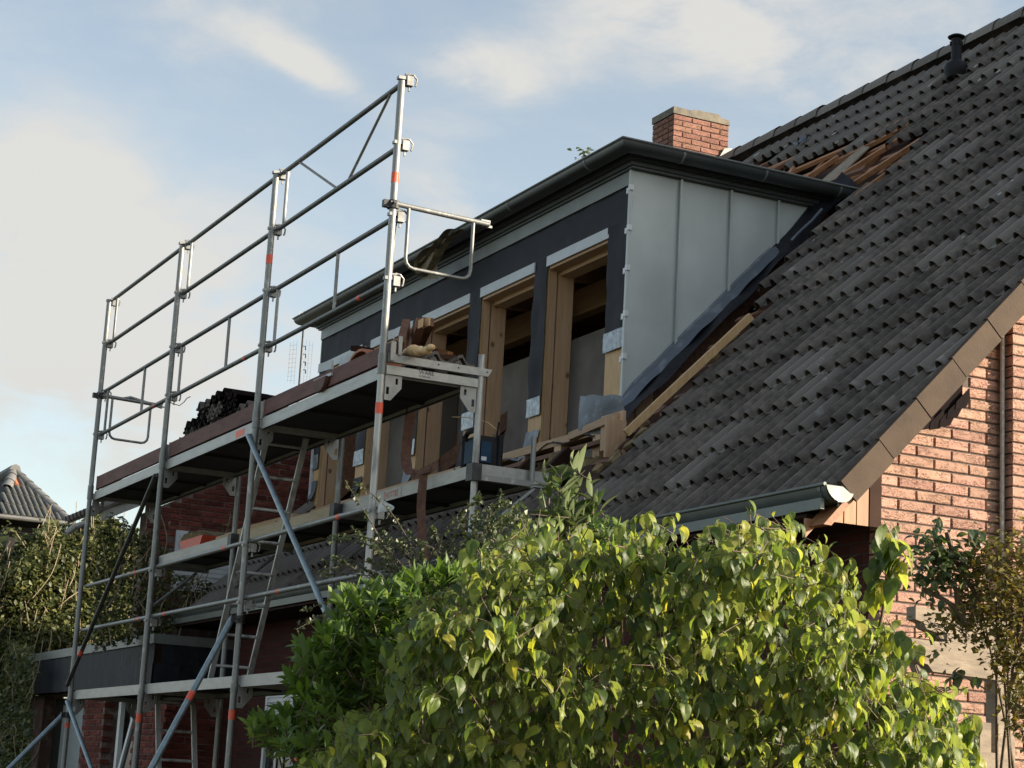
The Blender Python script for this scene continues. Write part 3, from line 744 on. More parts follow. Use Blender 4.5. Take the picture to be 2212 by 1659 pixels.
for i, (xa, xb) in enumerate(ws):
    b = MB(); b.box((xa - .012, DYF - .022, 6.155), (xb + .012, DYF - .009, WT + .002)); b.build('lintel_strip', MT['white'], dorm)
    b = MB(); b.box((xa + .001, DYF + .002, 6.13), (xb - .001, DYF + .11, 6.30)); b.box((xa + .001, DYF + .112, 6.09), (xb - .001, DYF + .25, 6.28)); b.build('window_head', MT['woodx'], dorm)
    b = MB(); b.box((xa - .05, DYF + .01, WB - .10), (xb + .05, DYF + .26, WB - .045)); b.build('sill_plate', MT['woodx'], dorm)
    # sill foil, crumpled
    b = MB(); b.grid(lambda u, v: (xa + (xb - xa) * u, DYF + .22 - .30 * v, WB - .03 - (.10 * max(0, v - .62) / .38) + .022 * math.sin(11 * u + 5 * v + i) * (.3 + v) + .035 * max(0, math.sin(3.3 * u + i)) * v), 12, 5)
    b.build('sill_foil', MT['blackfoil' if i % 2 == 0 else 'lead'], dorm, smooth=True)
b = MB(); b.bar((-13.52, DYF - .03, 4.52), (DXL + .05, DYF - .03, 4.52), .07, .07); b.build('ledger_beam', MT['woodx'], dorm)
b = MB(); b.bar((-13.50, DYF - .09, 4.40), (DXL + .05, DYF - .09, 4.40), .05, .035); b.build('ledger_batten', MT['woodold'], dorm)
for x in np.arange(-13.7, -20.3, -.68):
    b = MB(); b.box((x - .06, DYF - .06, 4.05), (x + .06, DYF + .10, 4.485)); b.build('short_strut', MT['woodnew'], dorm)
    b = MB(); b.bar((x - .25, 6.62, roof_z(6.62) - .2), (x - .25, 7.3, roof_z(7.3) - .2), .07, .10, up=NRM); b.build('cut_rafter', MT['wooddark'], dorm)
for k in range(24):
    x = -13.6 - .28 * k; b = MB(); c0 = Vector((x, 7.36 + rr.uniform(-.05, .05), 4.18 + rr.uniform(-.08, .10)))
    b.grid(lambda u, v: c0 + Vector(((u - .5) * .30, -.09 * math.sin(math.pi * u) * math.sin(math.pi * v) - .04 * math.sin(9 * u + k), (v - .5) * .28)), 5, 5); b.build('insulation_tuft', MT['insul'], dorm, smooth=True)
b = MB(); b.prism([(-13.4, 6.92, roof_z(6.92) - .09), (DXL, 6.92, roof_z(6.92) - .09), (DXL, 6.97, roof_z(6.97) - .09), (-13.4, 6.97, roof_z(6.97) - .09)], NRM * .03); b.build('edge_batten', MT['woodold'], dorm)
# right-hand corner: boards, lead apron, flashing along the cheek, cover batten on the cut
for k in range(3):
    b = MB(); x0 = -13.08 + .115 * k; b.box((x0, 7.10 + .002 * k, roof_z(7.0) - .02), (x0 + .110, 7.125 + .002 * k, 4.50)); b.build('corner_board', MT['woodnew'], dorm)
b = MB(); b.box((-12.76, 6.96, roof_z(6.9) - .02), (-12.735, 7.135, 4.42)); b.build('corner_board', MT['woodnew'], dorm)
b = MB(); b.bar((-13.62, 7.13, 4.42), (-12.80, 7.10, 4.46), .06, .06); b.build('corner_beam', MT['woodx'], dorm)
def rpix(u, v, off):                                 # line of sight meets a plane parallel to the roof
    d = Vector(ray(u, v)); o = Vector(CAM_C); p0 = rp(0, 0, off); t = (p0 - o).dot(NRM) / d.dot(NRM); return o + d * t
b = MB(); b.bar(rpix(1352, 936, .07), rpix(1622, 683, .07), .04, .055, up=NRM); b.build('cut_edge_board', MT['woodlite'], dorm)
def lead_fn(u, v):
    p = at(1256 + 89 * u, 855 - 1 * u + (82 + 5 * u) * v, 1, 7.12)
    return p + Vector((0, -.018 * math.sin(4 * u + 2 * v) - .012 * math.sin(9 * u * v + 1) - .03 * v * u, .006 * math.sin(14 * u + 3)))
b = MB(); b.grid(lead_fn, 12, 9); b.build('lead_apron', MT['lead'], dorm, smooth=True)
def flash(u, v):                                     # folded strip: wall upstand to outer edge
    y = 7.36 + (8.78 - 7.36) * u; z = roof_z(y)
    w = .007 * math.sin(17 * u) + .006 * math.sin(41 * u + 1)
    dip = max(0, 1 - u / .10)
    if v < .5: return Vector((DXR + .012 + .02 * v, y, z + .085 + w * .4 - .07 * dip + (-.06) * v * 2 * .6))
    return Vector((DXR + .022 + .15 * (v - .5) * 2, y - .02 * dip, z + .05 - .07 * dip + w * v - .055 * (v - .5) * 2 + .05 * math.sin(math.pi * (v - .5) * 2)))
b = MB(); b.grid(flash, 40, 8); b.build('cheek_flashing', MT['lead'], dorm, smooth=True)
def foil(u, v):
    y = 7.25 + (9.50 - 7.25) * u; z = roof_z(y); lift = .02 + .10 * max(0, (u - .55) / .45)
    w = .02 * math.sin(23 * u + 6 * v) * v
    return Vector((DXR + .016 + (.34 - .12 * u) * v, y, z + lift * (1 - v) + .012 * math.sin(31 * u) - .06 * v + w))
b = MB(); b.grid(foil, 40, 6); b.build('cheek_foil', MT['blackfoil'], dorm, smooth=True)
b = MB(); b.tube([Vector((DXR + .30, 8.80 + .10 * t, roof_z(8.8 + .10 * t) + .05 + .02 * math.sin(t * 3))) for t in range(0, 4)], .012, 6); b.build('foil_edge', MT['lead'], dorm)
def clip(z, s=1):
    b = MB(); b.box((DXR - .050, DYF - .048, z - .03), (DXR - .014, DYF - .020, z + .018)); b.box((DXR - .016, DYF - .050, z - .008 * s), (DXR + .020, DYF - .018, z + .038)); b.build('fixing_clip', MT['pvc'], dorm)
for u, v in ((1358, 412), (1357, 497), (1357, 582), (1350, 682), (1352, 772)): clip(at(u, v, 1, DYF - .03).z)
for z in (5.05, 4.75): 
    b = MB(); b.box((DXL - .006, DYF - .03, z), (DXL + .02, DYF - .015, z + .04)); b.build('fixing_clip', MT['pvc'], dorm)
b = MB(); b.box((DXL - .012, 7.42, 4.52), (DXL - .002, 7.445, 5.30)); b.build('corner_strip', MT['pvc'], dorm)
# room behind the windows
b = MB(); b.box((DXL + .2, 8.25, 4.2), (DXR - .2, 8.28, 5.80)); b.build('knee_wall', MT['plaster'], dorm)
b = MB(); b.prism([(DXR - .2, 9.33, 5.75), (DXL + .2, 9.33, 5.75), (DXL + .2, 10.6, 6.7), (DXR - .2, 10.6, 6.7)], (0, .05, .01)); b.build('sloping_ceiling', MT['woodold'], dorm)
b = MB(); b.box((DXL + .2, DYF + .3, 4.15), (DXR - .2, 10.6, 4.2)); b.build('attic_floor', MT['deckdark'], dorm)
for k, x in enumerate(np.arange(-13.75, -20.3, -.68)):
    b = MB(); b.box((x - .04, DYF + .26, 6.36), (x + .04, 9.9, 6.56)); b.build('ceiling_joist', MT['woodnew'], dorm)
for x in (-15.9, -18.4):
    b = MB(); b.box((x - .05, 7.95, 4.2), (x + .05, 8.24, 6.1)); b.build('partition', MT['plaster'], dorm)
for (p, q) in (((-17.6, 7.75, 4.75), (-16.6, 9.0, 5.9)), ((-18.6, 7.8, 4.9), (-18.0, 9.0, 5.6))):
    b = MB(); b.bar(p, q, .07, .15); b.build('attic_brace', MT['woodold'], dorm)
b = MB(); b.box((DXL + .2, 8.3, 6.05), (DXR - .2, 8.42, 6.30)); b.build('purlin', MT['woodx'], dorm)

# windows of the dark front wall and its roller shutter
fx0, fx1 = -18.70, -17.62
wf = MB(); wf.plate([[(fx0, YF - .01, 1.0), (fx1, YF - .01, 1.0), (fx1, YF - .01, 2.46), (fx0, YF - .01, 2.46)], [(fx0 + .06, YF - .01, 1.06), (fx1 - .06, YF - .01, 1.06), (fx1 - .06, YF - .01, 2.40), (fx0 + .06, YF - .01, 2.40)]], (0, -.03, 0))
win = wf.build('front_window', MT['pvc'], house)
for k in range(4):
    b = MB(); z = 2.40 - .045 * (k + 1); b.box((fx0 + .062, YF - .03, z + .003), (fx1 - .062, YF - .016, z + .043)); b.build('shutter_slat', MT['pvc'], win)
for x in (-18.15, -18.35):
    b = MB(); b.box((x - .03, YF - .02, 1.06), (x + .03, YF - .012, 2.21)); b.build('casement_bar', MT['pvc'], win)
b = MB(); b.box((fx0 + .06, YF - .006, 1.06), (fx1 - .06, YF - .003, 2.2)); b.build('pane', MT['glass'], win)

# ------------------------------------------------------------------ scaffold
SX = [-11.883, -14.454, -17.027, -19.593]; YO, YI = 4.765, 5.4955
scaf = thing('scaffold', (-15.7, 5.13, 0), 'tall galvanised tube scaffold with red brown toe boards in front of the dormer', 'scaffold')
PR = .0242
def cyl(p, q, r, name, mat, parent, n=12, **k):
    b = MB(); b.tube([p, q], r, n); return b.build(name, MT[mat], parent, smooth=True, **k)
TOP = [6.375, 6.385, 6.385, 6.40]
posts_o = []
def band(parent, p, d, r=PR + .0014, L=.075, name='marker_band'):
    d = Vector(d).normalized(); p = Vector(p); return cyl(p - d * L / 2, p + d * L / 2, r, name, 'orange', parent)
for i, x in enumerate(SX):
    lo = cyl((x, YO, .02), (x, YO, 4.31), PR, 'standard', 'galvlite', scaf) if i < 1 else cyl((x, YO, .02), (x, YO, 4.31), PR, 'standard', 'galv', scaf)
    up_ = cyl((x, YO, 4.3105), (x, YO, TOP[i]), PR + .0012, 'guard_post', 'galv', scaf)
    b = MB(); b.tube([(x, YO, 4.30), (x, YO, 4.44)], PR + .006, 12); b.build('spigot_collar', MT['galv'], up_, smooth=True)
    b = MB(); b.tube([(x, YO, 2.24), (x, YO, 2.31)], PR + .004, 12); b.build('spigot_collar', MT['galv'], lo, smooth=True)
    inn = cyl((x, YI, .02), (x, YI, 4.54 if i == 0 else 4.31), PR, 'inner_standard', 'galvlite' if i == 0 else 'galv', scaf)
    b = MB(); b.box((x - .075, YO - .075, -.02), (x + .075, YO + .075, .0)); b.build('base_plate', MT['galv'], lo)
    if i in (0, 1): band(up_, (x, YO, 5.675), (0, 0, 1), PR + .0026)
    if i == 0: band(lo, (x, YO, 4.066), (0, 0, 1), PR + .0022)
    if i in (0, 1, 2): band(lo, (x, YO, 2.075), (0, 0, 1), PR + .0022)
    if i == 3: band(lo, (x, YO, 2.03), (0, 0, 1), PR + .0022, .05)
    # frame transoms
    for z, nm in ((4.335, 'transom'), (2.335, 'transom')):
        b = MB(); y0, y1 = YO + PR + .001, YI - PR - .001
        b.plate([[(x - .024, y0, z - .027), (x - .024, y1, z - .027), (x - .024, y1, z + .027), (x - .024, y0, z + .027)]], (.004, 0, 0))
        b.plate([[(x + .020, y0, z - .027), (x + .020, y1, z - .027), (x + .020, y1, z + .027), (x + .020, y0, z + .027)]], (.004, 0, 0))
        b.box((x - .0239, y0, z - .0310), (x + .0239, y1, z - .0272)); tr = b.build('transom', MT['alu'], scaf)
        # corner gussets with slots
        for yy, s in ((YO + PR, 1), (YI - PR, -1)):
            o_ = lambda a, h: (x + .002, yy + s * a, z - .031 + h)
            loop = [o_(0.004, 0), o_(.124, 0), o_(.124, -.085), o_(.05, -.175), o_(.004, -.175)]
            def slot(a0, a1, h0, h1): return [o_(a0, h0), o_(a1, h0), o_(a1, h1), o_(a0, h1)]
            b = MB(); b.plate([loop, slot(.078, .096, -.022, -.062), slot(.014, .036, -.085, -.135)], (.005, 0, 0)); b.build('gusset_plate', MT['gusset'], tr)
            if (i, z) == (0, 4.335):
                pass
# end of the top deck: deck lock bar with holes and a hand-written name
x = SX[0]
b = MB(); b.prism([(x + .028, YO + .03, 4.388), (x + .028, YI + .045, 4.388), (x + .028, YI + .075, 4.442), (x + .028, YO + .03, 4.442)], (-.04, 0, 0)); lock = b.build('deck_lock_bar', MT['alu'], scaf)
for y in (YO + .40, YO + .55, YI + .035):
    b = MB(); b.tube([(x + .0275, y, 4.418), (x + .0290, y, 4.418)], .006, 8); b.build('bar_hole', MT['dark'], lock)
def text(s_, size, loc, ex, ey, name, mat, parent, depth=.0006):
    cu = bpy.data.curves.new(name, 'FONT'); cu.body = s_; cu.size = size; cu.extrude = depth
    to = bpy.data.objects.new('tmp_text', cu); C.objects.link(to)
    bpy.context.view_layer.update()
    me = bpy.data.meshes.new_from_object(to.evaluated_get(bpy.context.evaluated_depsgraph_get()))
    bpy.data.objects.remove(to); me.materials.clear(); me.materials.append(MT[mat])
    ex, ey = Vector(ex).normalized(), Vector(ey).normalized()
    return ob(name, me, parent, mw=frame(ex, ey, ex.cross(ey), loc))
text('WARE', .040, (x + .0246, YO + .26, 4.336), (0, 1, 0), (0, 0, 1), 'hand_lettering', 'ink', scaf)
text('VOMLON', .020, (x + .0246, YO + .262, 4.314), (0, 1, 0), (0, 0, 1), 'hand_lettering', 'ink', scaf)

# couplings: one mesh, copied
def coupler_mesh():
    b = MB(); b.box((-.024, .030, -.050), (.030, .078, .018))
    b.tube([(.004, .050, .040), (.006, .085, .036), (.006, .112, .010), (.006, .108, -.030), (.006, .100, -.042)], .0075, 6)
    b.tube([(.004, .020, .030), (.004, .060, .034)], .010, 6); b.box((-.006, .052, -.085), (.008, .062, -.050)); b.box((-.022, -.030, -.012), (.022, .032, .010))
    return b.mesh('wedge coupler', MT['coupler'])
CM = coupler_mesh()
def coupler(x, z, parent, y=YO): return ob('wedge_coupler', CM, parent, mw=Matrix.Translation((x, y, z)))
# guard rails, hung on the inner side of the standards
YRL = YO + .045
def zin(z): return 1.6 + (z - 1.6) * YRL / YO
def rail(i, z, j=None, y=YRL, r=.0190, name='guardrail', mat='galv', x0=None, x1=None, parent=scaf):
    xa = SX[i] - .0 if x0 is None else x0; xb = SX[i + 1] + .03 if x1 is None else x1
    return cyl((xa, y, z), (xb, y, z), r, name, mat, parent)
for i in range(3):
    xr, xl = SX[i], SX[i + 1]
    for zt, zb_, kind in ((zin(6.352), zin(5.888), 'upper'), (zin(5.38), zin(4.933), 'lower')):
        d = .006 * i
        o_ = rail(i, zt + d, mat='galvrail', x0=xr - .015, x1=xl + .045); 
        b = MB(); b.tube([(xr - .015, YRL, zb_ + d), (xl + .045, YRL, zb_ + d)], .019, 12); b.build('lower_rail', MT['galvrail'], o_, smooth=True)
        vr = .0135
        def strut(x0, z0, x1, z1, r=vr):
            b = MB(); b.tube([(x0, YRL, z0), (x1, YRL, z1)], r, 8); b.build('rail_strut', MT['galv'], o_, smooth=True)
        strut(xl + .15, zt + d - .01, xl + .15, zb_ + d + .01)
        if kind == 'upper' and i == 0:
            strut(xr - .30, zt - .01, xr - 1.02, zb_ + .01, .011); strut(xl + .42, zt - .01, xr - 1.26, zb_ + .01, .011)
        if kind == 'lower':
            strut((xr + xl) / 2 + (.16 if i == 0 else .22), zt + d - .01, (xr + xl) / 2 + (.16 if i == 0 else .22), zb_ + d + .01)
            if i == 0: strut(xr - .045, zt - .01, xr - .075, zb_ + .01)
        coupler(xr, zt + d, o_); coupler(xr, zb_ + d, o_)
        if i == 2: coupler(xl, zt + d - .02, o_); coupler(xl, zb_ + d, o_)
        if kind == 'lower': band(o_, (xr - [.62, .55, .60][i], YRL, zb_ + d), (1, 0, 0), .0204, .05)
    for z in (zin(3.398), zin(2.960)):
        o_ = rail(i, z, x0=xr - .01, x1=xl + .03); coupler(xr, z - .04, o_)
        band(o_, (xr - [.72, .66, .70][i] if z > 3 else xr - [1.85, 2.2, .45][i], YRL, z), (1, 0, 0), .0204, .06)
# decks
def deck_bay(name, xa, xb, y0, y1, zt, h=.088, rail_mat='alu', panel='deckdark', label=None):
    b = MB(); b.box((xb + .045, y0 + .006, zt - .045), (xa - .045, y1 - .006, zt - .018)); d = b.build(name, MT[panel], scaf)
    for y in (y0, y1 - .0045):
        b = MB(); b.box((xb + .035, y, zt - h), (xa - .035, y + .0045, zt)); b.build('side_rail', MT[rail_mat], d)
    for y in (y0 + .006, y1 - .0105):
        b = MB(); b.box((xb + .036, y if y < (y0 + y1) / 2 else y - .02, zt - h), (xa - .036, (y if y < (y0 + y1) / 2 else y - .02) + .022, zt - h + .004)); b.build('rail_lip', MT['deckdark'], d)
    for x in (xa - .040, xb + .036):
        b = MB(); b.box((x - .004, y0 + .004, zt - h + .005), (x + .004, y1 - .005, zt - .001)); b.build('end_channel', MT[rail_mat], d)
    for f in (.33, .66):
        xx = xa + (xb - xa) * f; b = MB(); b.box((xx - .02, y0 + .006, zt - .066), (xx + .02, y1 - .012, zt - .047)); b.build('cross_member', MT['deckdark'], d)
    return d
for i in range(3):
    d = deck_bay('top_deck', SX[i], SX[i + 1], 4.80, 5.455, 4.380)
    if i == 1:
        b = MB(); b.box((SX[1] - .60, 4.7990, 4.305), (SX[1] - .38, 4.7996, 4.362)); b.build('red_label', MT['orange'], d)
    d2 = deck_bay('low_deck', SX[i], SX[i + 1], 4.80, 5.455, 2.375)
    d3 = deck_bay('console_deck', SX[i], SX[i + 1], 5.525, 6.075, 3.792, rail_mat=['alu', 'deckwood', 'alu'][i], panel=['deckdark', 'deckdark', 'deckdark'][i])
    if i == 0:
        lx = -13.55
        for (a, c) in ((lx - .012, lx - .004), (lx + .325, lx + .333)):
            b = MB(); b.box((a, 5.5240, 3.712), (c, 5.5246, 3.785)); b.build('label_edge', MT['redink'], d3)
        text('HOTTEI', .070, (lx + .012, 5.5243, 3.722), (1, 0, 0), (0, 0, 1), 'red_lettering', 'redink', d3)
    # toe board
    xa, xb = SX[i] + (-.03 if i else .09), SX[i + 1] + (-.02 if i < 2 else .0)
    b = MB(); b.box((xb + .07, 4.805, 4.402), (xa - .05, 4.832, 4.532 - .012 * (i == 0))); t_ = b.build('toe_board', MT['toe'], scaf)
    for xx in (xa - .05, xb + .062):
        b = MB(); b.box((xx - .004, 4.801, 4.392), (xx + .012, 4.836, 4.536 - .012 * (i == 0))); b.build('steel_end', MT['gusset'], t_)
b = MB(); b.box((SX[0] + .03, 4.86, 4.44), (SX[0] + .040, 4.885, 4.57)); b.build('toe_board_clip', MT['gusset'], scaf)
b = MB(); b.box((SX[3] + .05, 4.86, 4.40), (SX[3] + .075, 5.42, 4.53)); b.build('end_toe_board', MT['toe'], scaf)
# console brackets under the inner deck
for x in SX:
    b = MB(); b.bar((x, YI + PR, 3.69), (x, 6.07, 3.69), .045, .04); c_ = b.build('console_bracket', MT['galv'], scaf)
    b = MB(); b.tube([(x, YI + PR, 3.28), (x, 5.95, 3.66)], .016, 8); b.build('bracket_strut', MT['galv'], c_, smooth=True)
    b = MB(); b.tube([(x, 5.93, 3.66), (x, 5.93, 4.02)], .019, 8); b.build('bracket_spigot', MT['galv'], c_, smooth=True) if x == SX[0] else None
    b = MB(); b.box((x - .05, YI - .045, 3.66), (x + .05, YI + .028, 3.78)); b.build('bracket_clamp', MT['clampd'], c_)
# diagonal braces
def brace(p, q, r=.0215, mat='galvteal', bands=(), clamp=True):
    o_ = cyl(p, q, r, 'brace', mat, scaf)
    p, q = Vector(p), Vector(q)
    for t in bands: band(o_, p.lerp(q, t), q - p, r + .0015, .075)
    return o_
brace((SX[1] - .02, YO - .045, 4.235), (SX[0] - .02, YO - .045, 2.30), bands=(.84,))
brace((SX[2] - .02, YO - .045, 4.235), (SX[3] + .02, YO - .045, 2.42), mat='galvshade', bands=(.83,))
def clampat(p, parent=scaf):
    b = MB(); p = Vector(p); b.tube([p + Vector((0, 0, -.028)), p + Vector((0, 0, .028))], .042, 10); b.box(p + Vector((-.02, -.075, -.025)), p + Vector((.02, -.035, .025))); b.tube([p + Vector((-.07, -.02, 0)), p + Vector((.08, -.02, 0))], .010, 6)
    b.build('swivel_clamp', MT['clampd'], parent, smooth=False)
clampat((SX[1], YO, 2.80)); brace((SX[1] - .01, YO - .06, 2.80), at(300, 1710, 0, SX[1] + .25), r=.0242, bands=(.46,))
clampat((SX[3], YO, 2.13)); brace((SX[3] - .01, YO - .05, 2.13), at(-40, 1719, 0, SX[3] + .1), r=.0242, mat='galvteal')
brace((SX[3] + .06, YO - .04, 2.26), at(212, 1700, 1, YO - .04), r=.0215, mat='galvteal')
brace(at(700, 1578, 0, SX[0] + .1), at(600, 1694, 0, SX[0] + .1), r=.0242, bands=(.55,))
clampat((SX[0], YO, 5.482)); clampat((SX[3], YO, 5.375))
# hinged end guards
def end_guard(x, z, ya, yb, sag):
    b = MB(); b.tube([(x, YO - .03, z + .01), (x, yb + .12, z - .012)], .0190, 10); g_ = b.build('end_guard', MT['galv'], scaf, smooth=True)
    loop = [(x, ya, z - .005)]
    pts = [(ya, z - .36)] + [(ya + .065 - .065 * math.cos(t), z - .36 - .065 * math.sin(t)) for t in (math.pi / 6, math.pi / 3, math.pi / 2)] + [(yb - .065 + .065 * math.cos(t), z - .36 - .065 * math.sin(t) - sag) for t in (math.pi / 2, math.pi / 3, math.pi / 6)] + [(yb, z - .36)]
    loop += [(x, p[0], p[1]) for p in pts] + [(x, yb, z - .01)]
    b = MB(); b.tube(loop, .0130, 10); b.build('guard_loop', MT['galv'], g_, smooth=True)
    for yy in (yb + .12, yb + .105):
        b = MB(); b.box((x - .016, yy - .04, z - .03 if yy > yb + .11 else z + .004), (x - .010, yy + .03, z - .014 if yy > yb + .11 else z + .022)); b.build('guard_hook', MT['gusset'], g_)
    return g_
end_guard(SX[0] + .02, 5.478, 4.873, 5.363, .006)
ge = end_guard(SX[3] + .02, 5.370, 4.893, 5.300, .004)
b = MB(); b.tube([(SX[3] + .02, 5.0, 5.375), (SX[3] + .02, 5.08, 5.40), (SX[3] + .02, 5.25, 5.37), (SX[3] + .02, 5.42, 5.34)], .016, 8); b.build('guard_sleeve', MT['gusset'], ge, smooth=True)
# ladders
def ladder(pa, pb, y0, y1, n):
    pa, pb = Vector(pa), Vector(pb); d = (pb - pa)
    b = MB(); b.bar((pa.x, y0, pa.z), (pb.x, y0, pb.z), .022, .045, up=(0, 1, 0), roll=0); L_ = b.build('ladder', MT['galvlite'], scaf)
    b = MB(); b.bar((pa.x, y1, pa.z), (pb.x, y1, pb.z), .022, .045, up=(0, 1, 0)); b.build('stile', MT['galvlite'], L_)
    for k in range(n):
        t = (k + .6) / n; p = pa + d * t; b = MB(); b.tube([(p.x, y0, p.z), (p.x, y1, p.z)], .0135, 8); b.build('rung', MT['galvlite'], L_, smooth=True)
    return L_
ladder((-15.80, 5.0, 2.36), (-14.80, 5.0, 4.36), 4.99, 5.32, 8)
ladder((-16.45, 5.0, .05), (-17.30, 5.0, 2.34), 4.99, 5.32, 9)
# wire tail on a rail, odd hook below a coupler
b = MB(); b.tube([at(362, 862, 1, YO - .01), at(372, 872, 1, YO - .01), at(388, 876, 1, YO - .01), at(398, 868, 1, YO - .01), at(404, 860, 1, YO - .01), at(411, 857, 1, YO - .01)], .004, 6); tag(b.build('wire_end', MT['twigd']), 'bent loose wire end hanging below a scaffold guardrail', 'wire')
# ------------------------------------------------------------------ red brick gable next door
WX = -21.0
def wz(y): return 4.313 + .5226 * (y - 5.285) - .03     # underside of its verge
nb_ = thing('neighbour_house', (-24.5, 9, 0), 'dark red brick gable house with sloping bargeboard beyond the scaffold', 'house')
b = MB(); b.prism([(WX - .011, 5.76, 2.6), (WX - .011, 13.5, 2.6), (WX - .011, 13.5, wz(9.5) - .1), (WX - .011, 9.5, wz(9.5) - .1), (WX - .011, 5.76, wz(5.76) - .1)], (-.25, 0, 0)); nw = b.build('gable_wall', MT['mortard'], nb_)
nlo2 = int((3.05 - 4.0) / BC)
lay(nw, BRD, (WX, 0, 4.0), (0, 1, 0), nlo2, 24, 5.77, 8.15, lambda a, c, z, zt: 4.0 + zt < wz(a) - .02 and not (6.12 < a + .12 < 6.93 and 4.0 + z < 4.24), phase=0)
b = MB(); b.prism([(WX + .03, 5.25, wz(5.25)), (WX + .03, 5.95, wz(5.95)), (WX + .03, 5.95, wz(5.95) + .115), (WX + .03, 5.25, wz(5.25) + .115)], (-.03, 0, 0)); b.build('bargeboard', MT['paintgrey'], nb_)
b = MB(); b.prism([(WX + .03, 5.955, wz(5.955)), (WX + .03, 9.5, wz(9.5)), (WX + .03, 9.5, wz(9.5) + .115), (WX + .03, 5.955, wz(5.955) + .115)], (-.03, 0, 0)); b.build('bargeboard', MT['paintbrown'], nb_)
b = MB(); b.prism([(WX + .06, 5.2, wz(5.2) + .12), (WX + .06, 9.5, wz(9.5) + .12), (-22.3, 9.5, wz(9.5) + .12), (-22.3, 5.2, wz(5.2) + .12)], (0, -.01, .03)); nr = b.build('roof', MT['tile'], nb_)
th2 = math.atan(.5226)
for j in range(9):
    for i in range(4):
        y = 5.16 + .31 * j; a = th2 - TILT
        m_ = frame((1, 0, 0), (0, math.cos(a), math.sin(a)), (0, -math.sin(a), math.cos(a)), (WX + .06 - TW * (i + 1), y, wz(y) + .15)); ob('tile', rr.choice(TILES[4:]), nr, mw=m_)
b = MB(); b.tube([(WX + .05, 5.12, wz(5.2) - .02), (WX + .05, 5.05, wz(5.2) - .03), (WX + .05, 4.96, wz(5.2) - .07), (WX + .05, 4.88, wz(5.2) - .15)], .035, 8); b.build('gutter_elbow', MT['paintgrey'], nb_, smooth=True)
sh = MB(); sh.box((WX + .006, 6.10, 3.6), (WX + .03, 6.95, 4.262)); shw = sh.build('window', MT['pvc'], nb_)
for k in range(9):
    b = MB(); z = 4.235 - .052 * (k + 1); b.box((WX + .031, 6.13, z + .005), (WX + .044, 6.92, z + .049)); b.build('shutter_slat', MT['pvc'], shw)

# ------------------------------------------------------------------ flat roofed garage with slate fascia
EX, EY, EZ = -20.0, 5.69, 3.035
gar = thing('garage', (-23, 6.6, 0), 'flat roofed brick garage with blue black slate fascia behind the scaffold', 'garage')
b = MB(); b.box((EX - .02, EY + .02, 2.55), (-26.5, 9.0, EZ - .02)); b.build('roof_slab', MT['wooddark'], gar)
b = MB(); b.box((EX + .012, EY - .015, EZ - .10), (-26.5, EY + .01, EZ)); rt_ = b.build('roof_trim', MT['zincfl'], gar)
b = MB(); b.box((EX - .015, EY + .0105, EZ - .10), (EX + .012, 8.9, EZ - .0)); b.build('roof_trim', MT['zincfl'], gar)
for x in (-21.2, -21.9, -22.6):
    b = MB(); b.box((x - .012, EY + .02, EZ), (x + .012, EY + .035, EZ + .055)); b.build('trim_bracket', MT['twig'], gar)
fb = MB(); fb.box((EX - .03, EY + .03, 2.54), (-26.5, EY + .05, EZ - .1)); fas = fb.build('fascia', MT['slate'], gar)
sw = .138
def slate_mesh(n):
    b = MB(); r_ = random.Random(n); L = .225
    b.prism([(0, 0, 0 + r_.uniform(-.006, .006)), (sw - .004, 0, r_.uniform(-.006, .006)), (sw - .004, .004, L), (0, .004, L)], (0, -.008, 0)); return b.mesh('slate', MT['slate'])
SLM = [slate_mesh(i) for i in range(4)]
for row in range(2):
    z = 2.515 + .205 * row
    for k in range(47):
        x = EX - sw * (k + 1) - (sw / 2 if row else 0)
        ob('slate', rr.choice(SLM), fas, mw=Matrix.Translation((x, EY + .012 - .008 * (1 - row) , z)))
    if row: ob('slate', SLM[0], fas, mw=Matrix.Translation((EX - sw / 2, EY + .012, z)) @ Matrix.Diagonal((.5, 1, 1, 1)))
    for k in range(10):
        y = EY + .02 + sw * k + (sw / 2 if row else 0)
        ob('slate', rr.choice(SLM), fas, mw=frame((0, 1, 0), (-1, 0, 0), (0, 0, 1), (EX - .004 + .006 * (1 - row), y, z)))
GYW = 5.90                                           # garage front wall
dx0, dx1 = at(93, 1520, 1, GYW).x, at(180, 1520, 1, GYW).x
wx0, wx1 = at(226, 1520, 1, GYW).x, at(292, 1520, 1, GYW).x
gwm = MB(); gt = at(180, 1496, 1, GYW).z
XW = EX - .15
for (xa, xb, z0, z1) in ((-26.4, dx0, 0, gt), (dx1, wx0, 0, gt), (wx1, XW - .011, 0, gt), (-26.4, XW - .011, gt + .0005, 2.53)):
    gwm.box((xa, GYW + .011, z0), (xb, GYW + .24, z1))
gwall = gwm.build('front_wall', MT['mortard'], gar)
ztop = 2.52
def keep_g(a, c, z, zt):
    zz_ = ztop - 16 * BC + zt
    if zz_ > ztop + .001: return False
    xa, xc = -26.4 + a, -26.4 + c
    if zz_ - BC * .5 < gt and ((xc > dx0 + .06 and xa < dx1 - .06) or (xc > wx0 + .06 and xa < wx1 - .06)): return False
    return xa > -25.6
lay(gwall, BRE, (-26.4, GYW, ztop - 16 * BC), (1, 0, 0), 0, 16, 0, XW + 26.4, keep_g, phase=0)
lay(gwall, BRE, (XW, 0, ztop - 16 * BC), (0, 1, 0), 0, 16, GYW + .004, GYW + 1.2, lambda a, c, z, zt: True, phase=1)
b = MB(); b.box((XW - .25, GYW + .245, 0), (XW - .012, 8.5, 2.53)); b.build('side_wall', MT['mortard'], gar)
